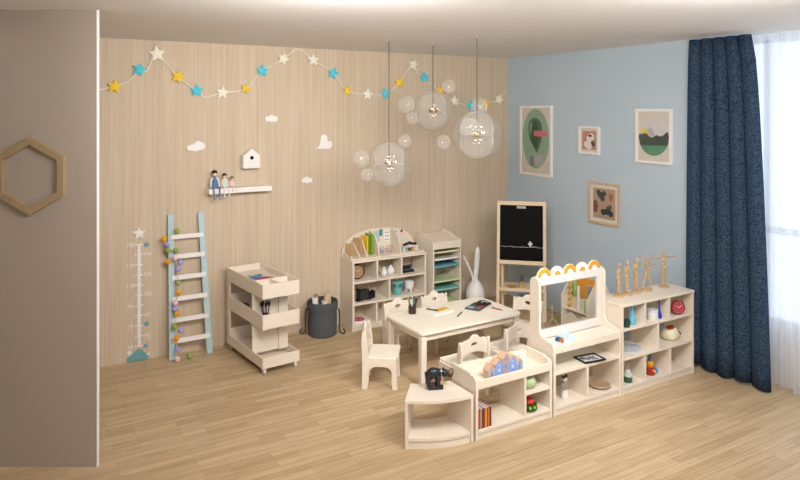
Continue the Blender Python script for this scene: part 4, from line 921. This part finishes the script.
crayon(5.02, 4.93, .2915, .24, '#e3e0de', 'white giant crayon in the middle of the art caddy')
crayon(5.02, 4.825, .2915, .13, '#7fd373', 'short bright green crayon in the lower pocket of the art caddy', .02)
g = G().tube([(.0+.014*math.cos(i*.9), .02*math.sin(i*.9), i*.009) for i in range(30)], .012, 8)
tag(g.done('twisted_ribbon', q('ribbon_yellow', '#dcb64a', .6), smooth=True, loc=(5.035, 5.06, .295)), 'yellow twisted ribbon coil at left of the art caddy', 'ribbon')
g = G(); pts = [(.075*math.cos(k*PI/12), .02*math.sin(k*PI/6), .12+.085*math.sin(k*PI/12)) for k in range(24)]; g.tube(pts, .007, 8, closed=True)  # loops added in place of a faint yellow reflection in the clear pane
g.tube([(0,0,.20),(0,0,.34)], .005, 8); g.tube([(.1*math.cos(k*PI/12), .1*math.sin(k*PI/12), .008) for k in range(24)], .007, 8, closed=True); g.tube([(-.1,0,.01),(-.04,0,.06)], .005, 8); g.tube([(.1,0,.01),(.04,0,.06)], .005, 8)
tag(g.done('reflection_loops', q('reflection_yellow', '#d8bd79', .5), smooth=True, loc=(4.80, 5.08, 0)), 'pale yellow loops added for a reflection, on floor left of the art caddy', 'reflection stand-in')

# ------------------------------------------------------------------ framed pictures on the blue wall
def frame(name, lab, y0, y1, z0, z1, fm, fw, matc, art, depth=.025):
    """y increases to the left as seen; local a axis runs to the viewer's right (-Y)"""
    w, h_ = y1-y0, z1-z0
    t = thing(name, lab, 'picture', (XR-.0005, y1, z0), 0)
    u, v, n2 = (0,-1,0), ZA, (-1,0,0)
    G().prism([[(0,0),(w,0),(w,h_),(0,h_)],[(fw,fw),(fw,h_-fw),(w-fw,h_-fw),(w-fw,fw)]], (0,0,0), u, v, n2, depth).done('frame', fm, t, bevel=.002)
    G().prism([(fw,fw),(w-fw,fw),(w-fw,h_-fw),(fw,h_-fw)], (0,0,0), u, v, n2, depth*.4).done('mount', q('mt'+matc, matc, .6), t)
    for i, (nm2, pts, c) in enumerate(art(w, h_)):
        G().prism(pts, (-depth*.4-.0004*i,0,0), u, v, n2, .0006).done(nm2, q('art'+c, c, .55), t)
    G().prism([(fw,fw),(w-fw,fw),(w-fw,h_-fw),(fw,h_-fw)], (-depth*.4-.007,0,0), u, v, n2, .001).done('glazing', ART_GLASS, t)
ART_GLASS = glass_mat('picture_glass', edge=.12, base=.02, white=0)
def oval(cx, cy, rx, ry, clip=None, n=36):
    p = arc(cx, cy, rx, 0, 360, n, ry=ry)[:-1]
    return p
def art_cactus(w, h_):
    cx, cy, rx, ry = w*.49, h_*.53, w*.42, h_*.425
    body = [(cx-.02,cy-.12),(cx-.1,cy-.02),(cx-.13,cy+.1),(cx-.12,cy+.19),(cx-.06,cy+.245),(cx,cy+.25),(cx+.05,cy+.235),(cx+.1,cy+.19),(cx+.12,cy+.1),(cx+.1,cy-.02),(cx+.05,cy-.13),(cx+.02,cy-.17)]
    dark = [(cx-.02,cy-.1),(cx-.07,cy-.02),(cx-.05,cy+.1),(cx-.04,cy+.2),(cx+.0,cy+.22),(cx+.05,cy+.12),(cx+.05,cy-.02),(cx+.02,cy-.12)]
    lite = [(cx-.11,cy+.05),(cx-.1,cy+.17),(cx-.06,cy+.2),(cx-.08,cy+.08)]
    pot = [(cx-.11,cy-.325),(cx-.085,cy-.2),(cx+.13,cy-.19),(cx+.155,cy-.28),(cx+.09,cy-.325)]
    return [('backdrop', oval(cx,cy,rx,ry), '#8fb398'), ('plant_body', body, '#3c6b4c'), ('plant_shade', dark, '#214a35'), ('plant_light', lite, '#7da487'),
            ('plant_pot', pot, '#b3b4b3'), ('pot_side', [(cx-.11,cy-.325),(cx-.085,cy-.2),(cx-.03,cy-.215),(cx-.02,cy-.345)], '#7f8381'), ('pink_bar', rrect(cx-.03,cx+.2,cy+.03,cy+.095,.025), '#df6f7c')]
def art_abstract(w, h_):
    b = .05
    return [('backdrop', [(b,b),(w-b,b),(w-b,h_-b),(b,h_-b)], '#c98c7c'), ('white_shape', blob([(w*.42,h_*.38,.05),(w*.5,h_*.5,.05),(w*.6,h_*.62,.045),(w*.5,h_*.3,.04)]), '#e8e2dc'),
            ('dark_shape', blob([(w*.66,h_*.42,.024),(w*.7,h_*.36,.024)]), '#2f5350'), ('small_dot', oval(w*.55,h_*.67,.022,.014), '#2a2325'), ('red_stroke', [(w*.3,h_*.5),(w*.36,h_*.56),(w*.4,h_*.52),(w*.34,h_*.44)], '#b4453c')]
def art_hills(w, h_):
    cx, cy, rx, ry = w*.5, h_*.49, w*.42, h_*.345
    def cut(f, lo=None):
        out = []
        for i in range(31):
            x = cx-rx+2*rx*i/30; e = ry*math.sqrt(max(0, 1-((x-cx)/rx)**2)); out.append((x, max(min(f((x-cx)/rx), cy+e), cy-e)))
        for i in range(30, -1, -1):
            x = cx-rx+2*rx*i/30; e = ry*math.sqrt(max(0, 1-((x-cx)/rx)**2)); out.append((x, cy-e-.0001))
        return out
    hill = cut(lambda a: cy+.0+.045*abs(a)**1.2+.012*math.sin(9*a)); mea = cut(lambda a: cy-.085+.006*a)
    return [('sky', oval(cx,cy,rx,ry), '#d6d2d4'), ('yellow_field', [(cx-rx*.93,cy+.05),(cx-rx*.8,cy+.1),(cx-.06,cy+.06),(cx-.03,cy-.02),(cx-.1,cy-.02)], '#e3cf5e'), ('blue_peak', [(cx-.08,cy+.07),(cx-.03,cy+.1),(cx+.02,cy+.02),(cx-.03,cy+.0)], '#a9b4c6'), ('hills', hill, '#3c4a49'), ('meadow', mea, '#4f8f71')]
def art_shapes(w, h_):
    b = .06
    return [('backdrop', [(b,b),(w-b,b),(w-b,h_-b),(b,h_-b)], '#b49a83'),
            ('teal_leaf', blob([(w*.32,h_*.76,.03),(w*.38,h_*.7,.034),(w*.5,h_*.74,.03),(w*.45,h_*.62,.03)]), '#2c3f40'), ('orange_drop', blob([(w*.72,h_*.7,.03),(w*.72,h_*.63,.022)]), '#a85f3d'),
            ('rust_oval', blob([(w*.22,h_*.5,.03),(w*.23,h_*.42,.035),(w*.22,h_*.33,.03)]), '#7c4a35'), ('navy_cloud', blob([(w*.48,h_*.3,.034),(w*.6,h_*.32,.035),(w*.72,h_*.28,.034),(w*.66,h_*.4,.028)]), '#2b3543'), ('brown_blob', blob([(w*.7,h_*.44,.024),(w*.62,h_*.42,.02)]), '#6b5038')]
FW = mat('frame_white', '#f1f0ee', .4, .01, 10)
frame('cactus_picture', 'tall white framed picture of a green plant with pink bar in green oval', 5.785, 6.345, 1.55, 2.395, FW, .028, '#d9d2c8', art_cactus)
frame('abstract_picture', 'smallest white framed picture, pink abstract print above the wooden frame', 5.062, 5.364, 1.858, 2.163, FW, .022, '#e3dcd2', art_abstract)
frame('shapes_picture', 'pale wooden framed print of dark organic shapes, lowest on the blue wall', 4.79, 5.216, 1.122, 1.565, mat('frame_oak', '#cdb598', .5, .06, 20), .025, '#e5e0db', art_shapes)
frame('landscape_picture', 'white framed round landscape print of hills nearest the navy curtain', 4.158, 4.583, 1.815, 2.353, FW, .026, '#d7d0c8', art_hills)

# ------------------------------------------------------------------ curtains
def drape(name, m, x, yt, yb, ztop, zbot, folds, amp, lab, cat, cols=160, rows=14, solid=0, seed=1):
    g = G(); r = random.Random(seed); ph = [r.uniform(-.5,.5) for _ in range(folds+2)]; grid = []
    for j in range(rows+1):
        k = j/rows; z = ztop+(zbot-ztop)*k; row = []
        for i in range(cols+1):
            u_ = i/cols; f = u_*folds
            kk = k**.55; y = (yt[0]+(yt[1]-yt[0])*u_)*(1-kk)+(yb[0]+(yb[1]-yb[0])*u_)*kk
            s_ = math.sin(2*PI*f+ph[int(f)]*0)
            xx = x+amp*(.75+.35*k)*(s_+.25*math.sin(4*PI*f+1.3+k)) if cols > 500 else x-amp*(1.5+.6*k)*(abs(math.sin(PI*f))**.55-.5)
            row.append(g.bm.verts.new((xx, y+.25*amp*math.cos(2*PI*f), z+(.012*math.sin(f*2.1) if j == rows else 0))))
        grid.append(row)
    for j in range(rows):
        for i in range(cols): g.bm.faces.new((grid[j][i], grid[j][i+1], grid[j+1][i+1], grid[j+1][i]))
    o = g.done(name, m, smooth=True, solid=solid); return tag(o, lab, cat)
drape('curtain', curtain_mat(), 5.40, (3.93,3.335), (3.97,3.17), 2.985, .02, 5, .034, 'floor length navy blue pleated curtain between blue wall and window', 'curtain', solid=.004)
drape('sheer_curtain', sheer_mat(), 5.585, (3.93,-1.9), (3.93,-1.9), 2.985, .015, 52, .024, 'white translucent sheer curtain hanging across the bright window', 'curtain', cols=900, rows=3, seed=4)

# ------------------------------------------------------------------ pendants
rgt = Vector((.8617,-.5075,0)); fwd = Vector((.5075,.8617,0))
def pendant(x, y, z, main, smalls, lab):
    t = thing('bubble_pendant', lab, 'pendant lamp', (x, y, H), 0, 'bubble glass pendant lamps'); o = Vector((0,0,z-H))
    G().tube([(0,0,-.002),(0,0,z-H+.02)], .006, 8).done('cord', CORD, t, smooth=True)
    G().lathe([(0,-.008),(.010,-.008),(.012,0),(0,0)], (0,0,-.0), 20).done('ceiling_cap', WHITE, t, smooth=True)
    G().lathe([(0,-.022),(.040,-.022),(.043,-.018),(.043,.018),(.040,.022),(0,.022)], o, 28).done('brass_ring', BRASS, t, smooth=True)
    n2 = 20; R = main
    # main bubble: two thin glass caps leaving a waist at the brass ring
    up = [(R*math.sin(PI*i/n2), R*math.cos(PI*i/n2)) for i in range(0, n2+1)]
    G().lathe(up, o, 48).done('glass_bubble', BUBBLE, t, smooth=True)
    for sg in (1, -1):
        rr_ = R*.70; lob = [(rr_*math.sin(math.radians(th)), sg*(R*.27+rr_*.98*math.cos(math.radians(th)))) for th in range(0, 113, 7)]
        G().lathe(lob, o, 44).done('inner_bubble', BUBBLE2, t, smooth=True)
    for dr, dz, r, df in smalls:
        c = o+rgt*dr+Vector((0,0,dz))+fwd*df
        G().ball(c, r, seg=28).done('small_bubble', BUBBLE2, t, smooth=True)
        d = (c-o).normalized(); 
        G().tube([c-d*(r-.002)-d*.0, c-d*(r+.012)], .006, 8).done('bubble_joint', BRASS, t, smooth=True)
pendant(3.078, 5.429, 1.835, .215, [(.150,.216,.061,0),(-.263,.056,.080,0),(-.206,-.094,.061,-.06)], 'lowest bubble glass pendant lamp, leftmost of the three')
pendant(3.643, 5.538, 2.338, .205, [(.154,.239,.070,0),(-.264,.060,.085,0),(-.204,-.070,.062,-.06)], 'highest bubble glass pendant lamp, middle of the three')
pendant(3.607, 4.769, 2.12, .219, [(-.089,.080,.080,-.19),(.036,.252,.076,.12),(-.299,-.063,.063,0)], 'nearest and largest bubble glass pendant lamp, rightmost of the three')

# ------------------------------------------------------------------ lights
def area(name, loc, size, power, col, rot, sy=None, spread=180):
    l = bpy.data.lights.new(name, 'AREA'); l.energy = power; l.color = col; l.size = size; l.spread = math.radians(spread)
    if sy: l.shape = 'RECTANGLE'; l.size_y = sy
    o = bpy.data.objects.new(name, l); C.objects.link(o); o.location = loc; o.rotation_euler = rot; return o
WARM = (1, .98, .955)
def aim(name, loc, tgt, size, power, col, sy):
    d = Vector(tgt)-Vector(loc); o = area(name, loc, size, power, col, d.to_track_quat('-Z', 'Y').to_euler(), sy); return o
aim('fill_light_left', (1.35, 2.8, 2.94), (3.0, 6.6, 2.2), 1.1, 72, WARM, .8).data.spread = math.radians(130)  # added fill lamp out of view, brightens the upper wood wall
aim('fill_light_right', (3.1, 1.95, 2.94), (4.4, 5.6, .9), 1.1, 72, WARM, .8)  # added unseen lamp, fills the corner and its furniture
area('fill_light_front', (2.4, 1.6, 2.97), 1.4, 36, WARM, (0,0,0), 1.0)  # added overhead fill, no fixture seen there
area('fill_light_far_left', (-.7, 5.4, 2.97), .8, 7, WARM, (0,0,0), .8)  # added fill beyond the partition, lifts the left wall and panel edge
area('fill_bounce', (.6, -1.0, 2.0), 1.6, 85, WARM, (PI, 0, 0), 1.2)  # added upward fill behind the camera, brightens ceiling and bounce
for lx, ly, tx_, ty_, e, cone in ((3.1, 1.9, 3.5, 5.1, 215, 40), (3.3, 1.8, 4.2, 3.9, 85, 50)):  # unseen spots added to brighten the tabletop and right cabinet
    l = bpy.data.lights.new('fill_spot', 'SPOT'); l.energy = e; l.color = WARM; l.shadow_soft_size = .22; l.spot_size = math.radians(cone); l.spot_blend = 1
    o = bpy.data.objects.new('fill_spot', l); C.objects.link(o); o.location = (lx, ly, 2.9); o.rotation_euler = (Vector((tx_, ty_, .4))-Vector((lx, ly, 2.9))).to_track_quat('-Z', 'Y').to_euler()
po = area('window_portal', (6.0, 1.0, 1.7), 2.6, 1, (1,1,1), (0, math.radians(90), 0), 5.8); po.data.cycles.is_portal = True
w = bpy.data.worlds.new('sky'); bpy.context.scene.world = w; w.use_nodes = True
bgn = w.node_tree.nodes['Background']; bgn.inputs[0].default_value = (.70, .84, 1, 1); bgn.inputs[1].default_value = 1.95

# ------------------------------------------------------------------ camera
cam = bpy.data.cameras.new('camera'); co = bpy.data.objects.new('camera', cam); C.objects.link(co)
co.location = (CAMX, CAMY, CAMZ); co.rotation_euler = (PI/2, 0, -math.atan2(.5075, .8617))
cam.sensor_width = 36; cam.lens = 665*36/800; cam.shift_y = -130/800; cam.clip_start = .05
bpy.context.scene.camera = co
vs = bpy.context.scene.view_settings; vs.view_transform = 'Standard'; vs.look = 'None'; vs.gamma = 1; vs.use_curve_mapping = False; vs.exposure = 0
